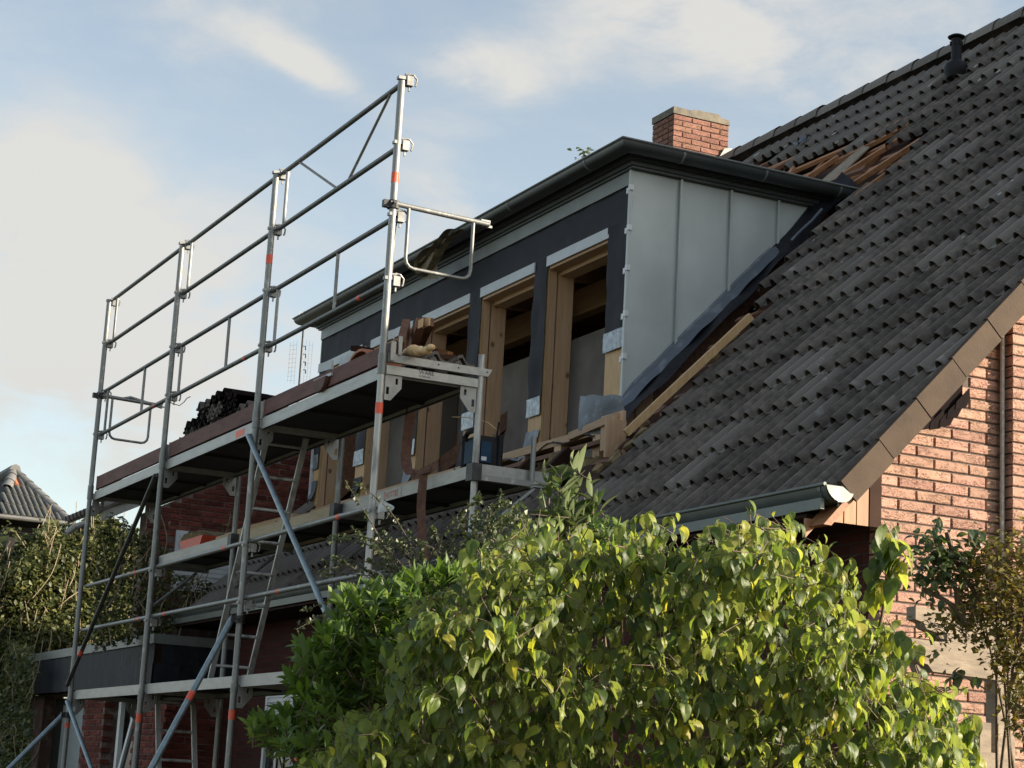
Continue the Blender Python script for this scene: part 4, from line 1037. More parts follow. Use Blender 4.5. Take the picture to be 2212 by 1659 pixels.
b = MB(); b.box((dx0 + .02, GYW + .16, 0), (dx1 - .005, GYW + .20, gt - .03)); dr = b.build('door', MT['dark'], gar)  # dark panel that paints the shade in the doorway behind the leaf
ddx = at(137, 1560, 1, GYW + .14).x
b = MB(); b.box((ddx, GYW + .12, 0), (dx1 - .02, GYW + .158, gt - .12)); b.build('door_leaf', MT['door'], dr)
b = MB(); b.box((wx0 + .01, GYW + .18, .9), (wx1 - .01, GYW + .2, gt - .01)); gwn = b.build('window', MT['glass'], gar)
for (xa, xb) in ((.20, .28), (.62, .68)):
    b = MB(); w = wx1 - wx0; b.box((wx0 + w * xa, GYW + .10, .95), (wx0 + w * xb, GYW + .15, gt - .03)); b.build('window_frame', MT['pvc'], gwn)
b = MB(); w = wx1 - wx0; b.bar((wx0 + w * .45, GYW + .02, 1.2), (wx0 + w * .92, GYW + .08, gt - .06), .05, .05); b.build('open_casement', MT['pvc'], gwn)
b = MB(); b.prism([(wx0 + w * .5, GYW + .03, 1.3), (wx0 + w * .98, GYW + .09, 1.5), (wx0 + w * 1.0, GYW + .09, gt - .06), (wx0 + w * .9, GYW + .08, gt - .06)], (0, .01, 0)); b.build('pane', MT['glass'], gwn)

# ------------------------------------------------------------------ hipped house far left
fh = thing('hipped_house', (-62, 12, 0), 'distant house with grey pantiled hip roof and pale hip tiles', 'house')
AP = Vector((-61.5, at(30, 1019, 0, -61.5).y, at(30, 1019, 0, -61.5).z))
EC = at(150, 1130, 0, -58.0); EL = Vector((-58.0, 2 * AP.y - EC.y, EC.z))
b = MB(); b.box((-58.6, EL.y + .5, 0), (-72, EC.y - .5, EC.z - .2)); b.build('wall', MT['dark'], fh)
b = MB(); b.add([EL, EC, AP, (-70, AP.y, AP.z), (-74, EC.y, EC.z), (-74, EL.y, EL.z)], [(0, 1, 2), (1, 4, 3, 2), (0, 2, 3, 5)]); froof = b.build('roof', MT['dark'], fh)
ex = (EC - EL).normalized(); eu = (AP - (EL + EC) / 2).normalized(); en = ex.cross(eu).normalized(); SL = (AP - (EL + EC) / 2).length; HW = (EC - EL).length / 2
tw, tg = .180, SL / 4.6
ptm = MB(); ptm.grid(lambda u, v: (tw * u, (tg * 1.08) * v, .045 * math.sin(math.pi * min(1, u * 1.25)) ** .7 - .03 * v + .05 if u < .8 else .05 - .03 * v - .03 * math.sin(math.pi * (u - .8) / .2)), 10, 1)
ptm.grid(lambda u, v: (tw * u, 0, (.045 * math.sin(math.pi * min(1, u * 1.25)) ** .7 + .05 if u < .8 else .05 - .03 * math.sin(math.pi * (u - .8) / .2)) - .04 * v), 10, 1, flip=True)
PTM = ptm.mesh('pantile', MT['farTile'], smooth=True); PTO = PTM.copy(); PTO.materials[0] = MT['terra']
for j in range(6):
    for i in range(int(2 * HW / tw) + 1):
        s_ = i * tw; ym = j * tg + tg * .35; half = HW * (1 - ym / SL)
        if abs(s_ + tw / 2 - HW) > half - .02 : continue
        base = EL + ex * s_ + eu * (j * tg) + en * .02
        lit_patch = j == 3 and -3.2 < (s_ - HW) / tw < -.2  # lit orange patch near the apex, painted in as tile colour
        ob('pantile', PTO if lit_patch else PTM, froof, mw=frame(ex, eu, en, base))
hd = (AP - EC); n_ = 7
hb = MB(); L = hd.length / n_; hb.grid(lambda u, v: (L * 1.06 * u, .17 * math.cos(math.pi * v) * (1.1 - .15 * u), .16 * math.sin(math.pi * v) * (1.1 - .15 * u)), 1, 6); HM = hb.mesh('hip tile', MT['farHip'], smooth=True)
hx = hd.normalized(); hy = Vector((0, 0, 1)).cross(hx).normalized(); hz_ = hx.cross(hy)
for k in range(n_): ob('hip_tile', HM, froof, mw=frame(hx, hy, hz_, EC + hd * (k / n_)))
hd2 = (AP - EL); hx2 = hd2.normalized(); hy2 = Vector((0, 0, 1)).cross(hx2).normalized()
for k in range(4, n_): ob('hip_tile', HM, froof, mw=frame(hx2, hy2, hx2.cross(hy2), EL + hd2 * (k / n_)))
b = MB(); b.tube([AP + Vector((.2, 0, .05)), AP + Vector((-3, 0, .05))], .17, 8); b.build('ridge', MT['farHip'], froof, smooth=True)
b = MB(); b.tube([EL + Vector((.1, 0, -.03)), EC + Vector((.1, .1, -.03))], .07, 8); b.build('gutter', MT['farHip'], fh, smooth=True)

# ------------------------------------------------------------------ television aerial behind the dormer
tv = thing('tv_aerial', (-28, at(648, 760, 0, -28).y, 4), 'thin television aerial with grid reflectors behind the dormer corner', 'aerial')
ay, az0, az1 = at(646, 835, 0, -28).y, at(646, 870, 0, -28).z, at(653, 672, 0, -28).z
b = MB(); b.tube([(-28, ay, az0 - .4), (-28, ay, az1)], .018, 8); b.build('mast', MT['clampd'], tv, smooth=True)
def tvp(u, v): return at(u, v, 0, -28)
for s_, name in ((-1, 'grid_reflector'), (1, 'grid_reflector')):
    b = MB()
    for k in range(3): b.tube([tvp(652 + s_ * (10 + 7 * k), 735 + 2 * k), tvp(645 + s_ * (10 + 7 * k), 830 - 3 * k)], .0024, 5)
    for k in range(9): b.tube([tvp(650 + s_ * 9 - .8 * k * .8, 745 + 9.5 * k), tvp(650 + s_ * 25 - .8 * k * .8, 747 + 9.5 * k)], .0022, 5)
    b.build(name, MT['coupler'], tv)
b = MB()
for k in range(4): b.tube([tvp(655, 748 + 17 * k), tvp(660, 748 + 17 * k), tvp(660, 756 + 17 * k)], .009, 6)
b.build('dipole', MT['black'], tv)
b = MB()
for k in range(6): b.tube([tvp(640 + 6 * k, 690 + (k % 2) * 3), tvp(650 + 3 * k, 672 + 2 * k)], .003, 5)
b.build('upper_dipole', MT['coupler'], tv)

# ------------------------------------------------------------------ things lying on the decks
DZ = 4.382
def loose_tile(x, y, z, rot, tilt=0, up=None, label='dark roof tile in the heap on the top deck', grp='roof tiles heaped on the top deck'):
    m_ = Matrix.Translation((x, y, z)) @ Matrix.Rotation(rot, 4, 'Z') @ Matrix.Rotation(tilt, 4, 'X')
    if up: m_ = Matrix.Translation((x, y, z)) @ Matrix.Rotation(rot, 4, 'Z') @ Matrix.Rotation(up, 4, 'Y') @ Matrix.Rotation(tilt, 4, 'X')
    o = bpy.data.objects.new('roof_tile', TB[rr.randrange(2)]); C.objects.link(o); o.matrix_basis = m_; tag(o, label, 'roof tile', grp); return o
def solid_tile(i):
    b = MB(); L = .41; nx = 12; us = [TW * k / nx for k in range(nx + 1)]
    b.grid(lambda u, v: (TW * u, L * v, roll(TW * u)), nx, 1); b.grid(lambda u, v: (TW * u, L * v, roll(TW * u) - .02), nx, 1, flip=True)
    b.grid(lambda u, v: (TW * u, 0, roll(TW * u) - .02 * (1 - v)), nx, 1); b.grid(lambda u, v: (TW * u, L, roll(TW * u) - .02 * (1 - v)), nx, 1, flip=True)
    return b.mesh(f'loose roof tile {i}', MT['tile' if i == 0 else 'slatebr'])
TB = [solid_tile(0), solid_tile(1)]
# the tall stack in the middle bay: flat layers, stepping down to the left
st = 0
for k in range(11):
    zz_ = DZ + .018 + .040 * k
    for c_, (x, top) in enumerate(((-14.95, 5), (-15.33, 9), (-15.72, 11), (-16.10, 10), (-16.46, 7))):
        if k < top: loose_tile(x - TW + rr.uniform(-.02, .02), 4.86 + rr.uniform(-.01, .03), zz_, rr.uniform(-.06, .06), rr.uniform(-.02, .02), label='dark roof tile in the tall stack on the top deck', grp='roof tiles stacked on the top deck')
for k in range(9):                                   # tumbled tiles at the left of the stack
    x = -16.62 - .06 * k * .5; loose_tile(x + rr.uniform(-.05, .05), 4.90 + rr.uniform(0, .2), DZ + .03 + .045 * (8 - k) * .6, rr.uniform(-.6, .6), rr.uniform(-.3, .3), up=rr.uniform(-.5, .1))
for k in range(7):
    loose_tile(-17.55 + .05 * k + rr.uniform(-.03, .03), 4.88 + rr.uniform(0, .22), DZ + .03 + .03 * k, rr.uniform(-.5, .5), rr.uniform(-.3, .3), up=rr.uniform(-.9, -.3), label='dark roof tile in the small heap left on the top deck', grp='roof tiles in the small heap')
b = MB(); b.grid(lambda u, v: (-17.62 + .42 * u, 4.9 + .3 * v, DZ + .20 - .10 * u + .03 * math.sin(7 * u + 4 * v)), 8, 5); tag(b.build('mineral_wool_scrap', MT['insul'], smooth=True), 'ragged brown yellow scrap of mineral wool among small tile heap', 'insulation')
# right end of the top deck: timber offcuts, foam, tiles lying flat
def lumber(name, p, q, w, h, mat, label, cat='timber', grp=None, roll_=0):
    b = MB(); b.bar(p, q, w, h, roll=roll_); return tag(b.build(name, MT[mat]), label, cat, grp)
P_ = lambda u, v, y: at(u, v, 1, y)
lumber('timber_offcut', P_(866, 752, 5.0), P_(878, 703, 5.12), .055, .10, 'woodold', 'dark red timber offcut standing steeply behind the right toe board end')
lumber('timber_offcut', P_(872, 756, 5.15), P_(912, 700, 5.25), .03, .09, 'woodold', 'leaning timber offcut with pale sawn edge under the window strip')
lumber('timber_offcut', P_(890, 758, 5.2), P_(908, 698, 5.12), .06, .085, 'woodold', 'upright timber offcut with pale square sawn end on the waste pile')
lumber('timber_offcut', P_(902, 745, 5.3), P_(924, 695, 5.16), .085, .06, 'woodold', 'short timber offcut with topmost pale sawn end on the waste pile')
for (u, v, y, w) in ((908.5, 699, 5.095, .034), (924, 696, 5.13, .040)):
    c0 = P_(u, v, y); b = MB(); b.box(c0 - Vector((.035, .004, .03)), c0 + Vector((.035, .004, .03))); o = b.build('sawn_end', MT['woodlite']); tag(o, 'pale sawn block end wedged on the waste pile, ' + ('left one' if u < 910 else 'right one'), 'timber')
lumber('timber_plank', P_(862, 772, 5.0), P_(970, 775, 5.42), .16, .035, 'wooddark', 'wide dark plank lying flat on the right end of top deck')
lumber('timber_plank', P_(870, 757, 5.22), P_(962, 763, 5.44), .10, .03, 'wooddark', 'second dark plank lying behind the foam scrap')
lumber('timber_block', P_(950, 762, 5.40), P_(972, 768, 5.44), .05, .055, 'barge', 'orange timber block end at the back of the waste pile')
c0 = P_(903, 757, 4.98)
b = MB()
for (du, r_, dz) in ((-22, .035, -.012), (-10, .05, .0), (4, .045, -.005), (18, .038, -.002), (27, .03, .02), (-30, .022, -.025)):
    cc = P_(903 + du, 757, 4.98) + Vector((0, 0, dz)); ico = bmesh.new(); bmesh.ops.create_icosphere(ico, subdivisions=2, radius=r_)
    b.add([cc + Vector((v.co.x * 1.3, v.co.y, v.co.z * .8)) * 1.0 for v in ico.verts], [tuple(v.index for v in f.verts) for f in ico.faces]); ico.free()
tag(b.build('foam_scrap', MT['foam'], smooth=True), 'lumpy yellow foam scrap lying on dark planks', 'foam')
for k in range(4):
    pz = P_(985 + 0 * k, 788 - 4.5 * k, 5.1); m_ = Matrix.Translation((SX[0] - .10 - .01 * k, 5.06 + .01 * k + (.03 if k % 2 else 0), DZ + .022 + .024 * k)) @ Matrix.Rotation(math.pi / 2 + rr.uniform(-.05, .05), 4, 'Z') @ Matrix.Scale(1.15, 4)
    o = bpy.data.objects.new('roof_tile', TB[0]); C.objects.link(o); o.matrix_basis = m_
    tag(o, 'black wavy roof tile stacked at the right end of top deck', 'roof tile', 'wavy tiles at the deck end')
# terracotta ridge tile and a round offcut on the toe board
b = MB(); cx_, cz_ = -12.76, 4.50
b.grid(lambda u, v: (cx_ + .24 * math.cos(math.pi * u), 4.93 + .36 * v, cz_ + .155 * math.sin(math.pi * u)), 14, 2); b.grid(lambda u, v: (cx_ + .22 * math.cos(math.pi * u), 4.93 + .36 * v, cz_ + .135 * math.sin(math.pi * u)), 14, 2, flip=True)
b.grid(lambda u, v: (cx_ + (.22 + .02 * v) * math.cos(math.pi * u), 4.93, cz_ + (.135 + .02 * v) * math.sin(math.pi * u)), 14, 1)
tag(b.build('ridge_tile', MT['terra'], smooth=True), 'orange terracotta ridge tile arched above the right toe board', 'ridge tile')
b = MB(); b.prism([(-13.10 + .13 * math.cos(t), 4.798, 4.475 - .10 * math.sin(t)) for t in np.linspace(0, math.pi, 12)], (0, -.03, 0)); hr_ = b.build('half_round_offcut', MT['terradk']); tag(hr_, 'half round brown clay offcut hooked over the toe board', 'clay offcut')
b = MB(); b.box((-13.28, 4.79, 4.470), (-12.92, 4.83, 4.492)); tag(b.build('white_strip', MT['white']), 'short white strip lying on the half round clay offcut', 'strip')
for k, (u0, v0, u1, v1, y) in enumerate(((690, 790, 718, 782, 5.15), (735, 778, 790, 752, 5.3), (835, 722, 850, 716, 5.35))):
    p, q = P_(u0, v0 + 6, y), P_(u1, v1 + 6, y); b = MB(); b.bar(p, q, .02, .07); tag(b.build('board_offcut', MT['white']), ['white board offcut left of the orange ridge tile', 'white board offcut behind the orange ridge tile', 'white board offcut behind the right scaffold post'][k], 'board')
lumber('timber_offcut', P_(765, 752, 5.1), P_(800, 758, 5.3), .06, .04, 'wooddark', 'dark brown timber offcut lying behind orange ridge tile')
# inner deck: site radio, webbing, boards, red crate
CDZ = 3.794
rx, ry = -12.17, 5.585
rad = thing('site_radio', (rx, ry + .09, CDZ), 'blue and black site radio standing at the inner deck end', 'radio')
b = MB(); b.box((rx - .78 * .13, ry + .012, CDZ + .78 * .02), (rx + .78 * .12, ry + .17, CDZ + .78 * .29)); b.build('body', MT['black'], rad)
b = MB(); b.box((rx - .78 * .10, ry - .012, CDZ + .78 * .05), (rx + .78 * .09, ry + .0115, CDZ + .78 * .25)); b.box((rx + .78 * .1205, ry + .03, CDZ + .78 * .05), (rx + .78 * .135, ry + .11, CDZ + .78 * .24)); b.build('blue_panel', MT['blue'], rad)
b = MB(); b.box((rx + .78 * .1355, ry + .035, CDZ + .78 * .065), (rx + .78 * .138, ry + .075, CDZ + .78 * .10)); b.build('white_sticker', MT['pvc'], rad)
for sx_ in (-1, 1):
    for sy_ in (0, 1):
        b = MB(); b.tube([(rx + .78 * .13 * sx_ - .005, ry + .0 + .18 * sy_, CDZ + .78 * .0), (rx + .78 * .13 * sx_ - .005, ry + .18 * sy_, CDZ + .78 * .31)], .022, 8); b.build('bumper_post', MT['black'], rad, smooth=True)
b = MB(); b.tube([(rx - .78 * .12, ry, CDZ + .78 * .31), (rx - .78 * .06, ry - .005, CDZ + .78 * .335), (rx + .78 * .06, ry - .005, CDZ + .78 * .335), (rx + .78 * .12, ry, CDZ + .78 * .31)], .018, 8); b.build('handle', MT['black'], rad, smooth=True)
b = MB(); b.tube([(rx + .78 * .12, ry + .15, CDZ + .78 * .27), (rx + .78 * .125, ry + .16, CDZ + .78 * .43)], .008, 6); b.build('antenna', MT['black'], rad, smooth=True)
b = MB(); b.tube([(rx + .78 * .12, ry + .15, CDZ + .78 * .36), (rx + .78 * .05, ry + .1, CDZ + .78 * .43), (rx - .78 * .1, ry, CDZ + .78 * .48), (rx - .78 * .28, ry - .06, CDZ + .78 * .50)], .003, 5); b.build('wire', MT['foam'], rad)
def ribbon(pts, w, mat, name, wd=(.5, .86, 0), t=.003):
    b = MB(); pts = [Vector(p) for p in pts]
    if not isinstance(wd, list): wd = [Vector(wd)] * len(pts)
    wd = [Vector(x_).normalized() for x_ in wd]; vs = []
    for p, d in zip(pts, wd): vs += [p - d * w / 2, p + d * w / 2]
    fs = [(2 * i, 2 * i + 1, 2 * i + 3, 2 * i + 2) for i in range(len(pts) - 1)]
    nv = len(vs); off = Vector((0, .002, 0)); vs2 = [v + Vector((.0006, t, 0)) for v in vs]
    b.add(vs + vs2, fs + [tuple(nv + i for i in f[::-1]) for f in fs] + [(2 * i + s_, 2 * i + 2 + s_, nv + 2 * i + 2 + s_, nv + 2 * i + s_) for i in range(len(pts) - 1) for s_ in (0, 1)])
    return b.build(name, MT[mat], smooth=True)
Q = lambda u, v, y=5.47: at(u, v, 1, y)
s1 = ribbon([Q(890, 862), Q(886, 900), Q(880, 945), Q(876, 985), Q(879, 1012), Q(888, 1026)], .075, 'strap', 'webbing_strap'); tag(s1, 'brown webbing strap hanging in front of a window post', 'strap')
s2 = ribbon([Q(945, 1004, 5.55), Q(930, 1012, 5.5), Q(915, 1022, 5.48), Q(911, 1060), Q(909, 1100), Q(911, 1150), Q(914, 1190), Q(920, 1212)], .062, 'strap', 'webbing_strap', [(0, 0, 1), (.2, .3, 1), (.5, .8, .4)] + [(.5, .86, .04)] * 5); tag(s2, 'long brown webbing strap dangling from the inner deck edge', 'strap')
s3 = ribbon([Q(888, 1028, 5.5), Q(905, 1024, 5.5), Q(925, 1014, 5.5), Q(946, 1003, 5.52)], .07, 'strap', 'webbing_strap', (0, 0, 1)); tag(s3, 'looped brown webbing strap lying along the inner deck edge', 'strap')
# olive strap coiled over the dormer gutter
gy = DYF - GO - GRD - .012
G_ = lambda u, v, y=gy - .03: at(u, v, 1, y)
def arc(pts, n=6):
    pts = [Vector(p) for p in pts]; out = []
    for i in range(len(pts) - 1):
        p0, p1, p2, p3 = pts[max(i - 1, 0)], pts[i], pts[i + 1], pts[min(i + 2, len(pts) - 1)]
        for k in range(n):
            t = k / n; out.append(.5 * ((2 * p1) + (p2 - p0) * t + (2 * p0 - 5 * p1 + 4 * p2 - p3) * t * t + (3 * p1 - p0 - 3 * p2 + p3) * t ** 3))
    return out + [pts[-1]]
coil = thing('coiled_strap', tuple(G_(945, 545)), 'olive webbing strap coiled over the dormer gutter', 'strap')
for k, pts in enumerate((((985, 508), (960, 512), (940, 530), (922, 560), (906, 575), (903, 590), (912, 598), (930, 588), (945, 560), (958, 535), (975, 510), (1000, 496)),
                         ((1000, 497), (972, 496), (955, 512), (944, 530), (920, 540), (904, 560), (900, 578), (908, 592), (925, 585), (938, 562), (946, 538)),)):
    pp = arc([G_(u, v, gy - .03 - .02 * k) for u, v in pts]); b = MB(); vs = []
    for p in pp: vs += [p + Vector((0, -.03, 0)), p + Vector((0, .03, 0))]
    b.add(vs, [(2 * i, 2 * i + 1, 2 * i + 3, 2 * i + 2) for i in range(len(pp) - 1)]); o = b.build('loop', MT['strapo'], coil, smooth=True)
b = MB(); b.grid(lambda u, v: G_(905 + 36 * u + 6 * v, 560 + 20 * v * (1 + .8 * u) + 24 * v - 18 * u, gy - .01 - .02 * math.sin(3 * u)), 8, 6); b.build('hanging_bundle', MT['strapo'], coil, smooth=True)
# left inner deck
b = MB(); px = -18.55; b.prism([(px - .34, 5.56, CDZ + .002), (px + .26, 5.56, CDZ + .002), (px + .33, 5.56, CDZ + .10), (px - .42, 5.56, CDZ + .10)], (0, .3, 0)); tr_ = b.build('mortar_trough', MT['orange']); tag(tr_, 'red mortar trough on the left inner deck', 'trough')
b = MB(); b.prism([(px - .42, 5.56, CDZ + .102), (px + .33, 5.56, CDZ + .102), (px + .20, 5.56, CDZ + .16), (px - .30, 5.56, CDZ + .16)], (0, .3, 0)); tag(b.build('rubble_heap', MT['insul']), 'grey brown rubble heaped in the red mortar trough', 'rubble')
for k in range(4):
    xa_ = -17.3 + .05 * k; b = MB(); b.bar((xa_ - .55, 5.62 + .07 * k, CDZ + .03 + .035 * k), (xa_ + .75, 5.66 + .07 * k, CDZ + .03 + .035 * k), .08, .03)
    tag(b.build('timber_plank', MT['woodx']), ['lowest plank of the small pile on the inner deck', 'second lowest plank of the small pile on inner deck', 'second highest plank of the small pile on inner deck', 'topmost plank of the small pile on inner deck'][k], 'timber', 'planks on the inner deck')
b = MB(); b.grid(lambda u, v: at(815 + 22 * u + 5 * v, 1083 + 26 * v - 6 * u, 1, YO + .02) + Vector((.02 * math.sin(7 * v + 3 * u), .03 * math.sin(5 * u + 4 * v), 0)), 6, 6); tag(b.build('plastic_rag', MT['white'], smooth=True), 'torn white plastic rag caught on the right scaffold post', 'rag')
# ------------------------------------------------------------------ plants
def leaf_template(kind):
    if kind == 'broad':
        T, Sx = 5, (-1, -.5, 0, .5, 1); w = lambda t: .36 * math.sin(math.pi * t ** .72) ** .75 if 0 < t < 1 else 0
        f = lambda s_, t: (s_ * w(t) * (.80 + .1 * t), t - .12 * t ** 3, -.52 * t ** 2.2 + .75 * abs(s_) * w(t) - .45 * (s_ * w(t) * 2) ** 2 + .03 * math.sin(9 * t + 3 * s_))
    elif kind == 'lance':
        T, Sx = 4, (-1, 0, 1); w = lambda t: .17 * math.sin(math.pi * t ** .9) ** .8 if 0 < t < 1 else 0
        f = lambda s_, t: (s_ * w(t), t, -.16 * t * t + .35 * abs(s_) * w(t))
    else:
        T, Sx = 2, (-1, 0, 1); w = lambda t: .38 * math.sin(math.pi * t) if 0 < t < 1 else 0
        f = lambda s_, t: (s_ * w(t), t, .3 * abs(s_) * w(t) - .2 * t * t)
    vs = []; rows = []
    for j in range(T + 1):
        t = j / T; t_ = min(max(t, 0), 1)
        if j in (0, T): rows.append([len(vs)]); vs.append(f(0, t_))
        else:
            rows.append(list(range(len(vs), len(vs) + len(Sx)))); vs += [f(s_, t_) for s_ in Sx]
    fs = []
    for j in range(T):
        a, b = rows[j], rows[j + 1]
        if len(a) == 1: fs += [(a[0], b[i + 1], b[i]) for i in range(len(b) - 1)]
        elif len(b) == 1: fs += [(a[i], a[i + 1], b[0]) for i in range(len(a) - 1)]
        else: fs += [(a[i], a[i + 1], b[i + 1], b[i]) for i in range(len(a) - 1)]
    return np.array(vs), fs
LT = {k: leaf_template(k) for k in ('broad', 'lance', 'small')}
def scatter_mesh(name, kind, mats, mat):
    """many leaves as one mesh"""
    tv_, tf = LT[kind]; n = len(mats); nv = len(tv_)
    A = np.array([[list(r) for r in m_] for m_ in mats])            # n,4,4
    V_ = np.einsum('nij,kj->nki', A[:, :3, :3], tv_) + A[:, None, :3, 3]
    me = bpy.data.meshes.new(name); me.vertices.add(n * nv); me.vertices.foreach_set('co', V_.reshape(-1))
    ls = [len(f) for f in tf]; flat = np.concatenate([np.array(f) for f in tf]); tot_ = len(flat)
    me.loops.add(n * tot_); me.loops.foreach_set('vertex_index', (flat[None, :] + (np.arange(n) * nv)[:, None]).reshape(-1).astype(np.int32))
    starts = np.concatenate([[0], np.cumsum(ls)[:-1]])
    me.polygons.add(n * len(tf)); me.polygons.foreach_set('loop_start', (starts[None, :] + (np.arange(n) * tot_)[:, None]).reshape(-1).astype(np.int32))
    me.polygons.foreach_set('use_smooth', [True] * (n * len(tf)))
    me.update(calc_edges=True); me.materials.append(mat); return me
def single_leaf(name, kind, mat):
    b = MB(); b.add([tuple(v) for v in LT[kind][0]], LT[kind][1]); return b.mesh(name, mat, smooth=True)
def orient(p, d, up, size):
    d = Vector(d).normalized(); up = Vector(up); x = d.cross(up)
    if x.length < 1e-3: x = d.orthogonal()
    x.normalize(); z = x.cross(d)
    m_ = frame(x * size, d * size, z * size, p); return m_
def edge_dist(p, poly):
    x, y = p; best = 1e9; n = len(poly)
    for i in range(n):
        x1, y1 = poly[i]; x2, y2 = poly[(i + 1) % n]; dx, dy = x2 - x1, y2 - y1
        t = max(0, min(1, ((x - x1) * dx + (y - y1) * dy) / (dx * dx + dy * dy + 1e-9))); best = min(best, math.hypot(x - x1 - t * dx, y - y1 - t * dy))
    return best
VF = Vector(CAM_R[2]); VR = Vector((CAM_R[0][0], CAM_R[0][1], 0)).normalized()
def crown_points(poly, dist, thick, n, rg, holes=()):
    us = [p[0] for p in poly]; vs = [p[1] for p in poly]; out = []
    while len(out) < n:
        u, v = rg.uniform(min(us), max(us)), rg.uniform(min(vs), max(vs))
        if not inside((u, v), poly) or any(inside((u, v), h) and rg.random() < .9 for h in holes): continue
        e = edge_dist((u, v), poly); h = thick * min(1.0, math.sqrt(e / 140) + .12)
        dd = rg.uniform(-1, 1); dd = math.copysign(abs(dd) ** .7, dd)
        out.append(fw(u, v, dist + dd * h))
    return out
def clump_points(poly, dist, thick, n, rg, holes, nclump, sd):
    cs = crown_points(poly, dist, thick, nclump, rg, holes); out = crown_points(poly, dist, thick, int(n * .25), rg, holes)
    C_ = Vector(CAM_C)
    while len(out) < n:
        p = rg.choice(cs) + Vector((rg.gauss(0, sd), rg.gauss(0, sd), rg.gauss(0, sd * .9))); q = Vector(CAM_R @ np.array(p - C_)); uv = (1106 + q.x / q.z * CAM_F, 829.5 + q.y / q.z * CAM_F)
        if inside(uv, poly) and not any(inside(uv, h) for h in holes): out.append(p)
    return out
def shrub(thing_o, poly, dist, thick, ncl, per, size, kind, leafmat, habit, twigmat='twig', seed=1, nobj=300, holes=(), spread=.075, base=None, nbranch=10, sz_var=.3, leafname='leaf', stuffname='foliage', nclump=0, csd=.1):
    rg = random.Random(seed); mats = []; tw = MB()
    cl = clump_points(poly, dist, thick, ncl, rg, holes, nclump, csd) if nclump else crown_points(poly, dist, thick, ncl, rg, holes)
    for c in cl:
        ax = Vector((rg.gauss(0, 1), rg.gauss(0, 1), rg.gauss(.35, .7))).normalized()
        if habit == 'droop':
            stem = [c - ax * spread * 1.3, c, c + ax * spread * .8]
            tw.tube(stem, [.0020, .0016, .0010], 4, cap=False)
            for k in range(per):
                t = rg.random(); p = stem[0].lerp(stem[2], t) + Vector((rg.gauss(0, .012),) * 3)
                a = rg.uniform(0, 6.283); d = Vector((math.cos(a), math.sin(a), -rg.uniform(.35, 1.6))) + ax * .2
                up = Vector((math.cos(a) * .8, math.sin(a) * .8, 1)) + Vector((rg.gauss(0, .35), rg.gauss(0, .35), 0))
                mats.append(orient(p, d, up, size * rg.uniform(1 - sz_var, 1 + sz_var)))
        elif habit == 'rosette':
            ax = (Vector((rg.gauss(0, .6), rg.gauss(0, .6), 1.0)) + VR * -.35).normalized()
            tw.tube([c - ax * spread * 1.2, c + ax * spread * .3], .003, 4, cap=False)
            o1 = ax.orthogonal().normalized(); o2 = ax.cross(o1)
            for k in range(per):
                a = k * 2.4 + rg.uniform(-.3, .3); t = k / per
                d = (o1 * math.cos(a) + o2 * math.sin(a)) * (1.0 - .55 * t) + ax * (.25 + .9 * t)
                mats.append(orient(c + ax * spread * (t - .6), d, ax + d * -.2, size * rg.uniform(1 - sz_var, 1 + sz_var)))
        else:
            tw.tube([c - ax * spread, c + ax * spread], .0016 if size < .05 else .003, 3, cap=False)
            for k in range(per):
                p = c + Vector((rg.gauss(0, 1), rg.gauss(0, 1), rg.gauss(0, 1))) * spread * .7
                mats.append(orient(p, (rg.gauss(0, 1), rg.gauss(0, 1), rg.gauss(-.1, .7)), (rg.gauss(0, .5), rg.gauss(0, .5), 1), size * rg.uniform(1 - sz_var, 1 + sz_var)))
    C_ = Vector(CAM_C)
    mats.sort(key=lambda m_: (m_.translation - C_).dot(VF))
    if nobj:
        sl = single_leaf(leafname, kind, leafmat)
        pick = mats[:nobj]
        for m_ in pick: ob(leafname, sl, thing_o, mw=m_)
        mats = mats[nobj:]
    if mats: ob(stuffname, scatter_mesh(stuffname, kind, mats, leafmat), thing_o, kind='stuff')
    if tw.v: ob('twigs', tw.mesh('twigs', MT[twigmat]), thing_o, kind='stuff')
    if base:
        for k in range(nbranch):
            tip = rg.choice(cl); b0 = Vector(base) + Vector((rg.gauss(0, .08), rg.gauss(0, .08), 0)); mid = b0.lerp(tip, .5) + Vector((rg.gauss(0, .12), rg.gauss(0, .12), rg.uniform(0, .15)))
            b = MB(); b.tube(arc([b0, mid, tip], 5), [.014] + [.012 - .009 * i / 10 for i in range(10)], 6); ob('branch', b.mesh('branch', MT['bark'], smooth=True), thing_o)
    return cl

BIG = [(700, 1750), (690, 1630), (740, 1560), (850, 1520), (860, 1400), (905, 1300), (1005, 1265), (1030, 1205), (1050, 1150), (1110, 1165), (1150, 1108), (1245, 1112), (1268, 1190), (1350, 1195), (1362, 1120),
       (1425, 1108), (1450, 1160), (1520, 1180), (1570, 1130), (1630, 1135), (1665, 1090), (1700, 1105), (1700, 1170), (1770, 1170), (1800, 1200), (1840, 1215), (1835, 1300), (1870, 1345), (1925, 1345), (1965, 1400), (1955, 1455), (2035, 1470), (2075, 1500),
       (2050, 1545), (2145, 1560), (2100, 1620), (2090, 1750)]
HOLES = [[(1630, 1490), (1700, 1480), (1720, 1540), (1650, 1550)], [(1600, 1360), (1680, 1350), (1690, 1400), (1620, 1410)], [(1830, 1570), (1890, 1560), (1900, 1610), (1830, 1620)], [(1900, 1450), (1940, 1450), (1950, 1500), (1905, 1500)]]
c_ = fw(1450, 1500, 7.0)
bs = thing('broad_leaved_shrub', (c_.x, c_.y, 0), 'large sunlit shrub with drooping broad yellow green leaves in front of the house', 'shrub')
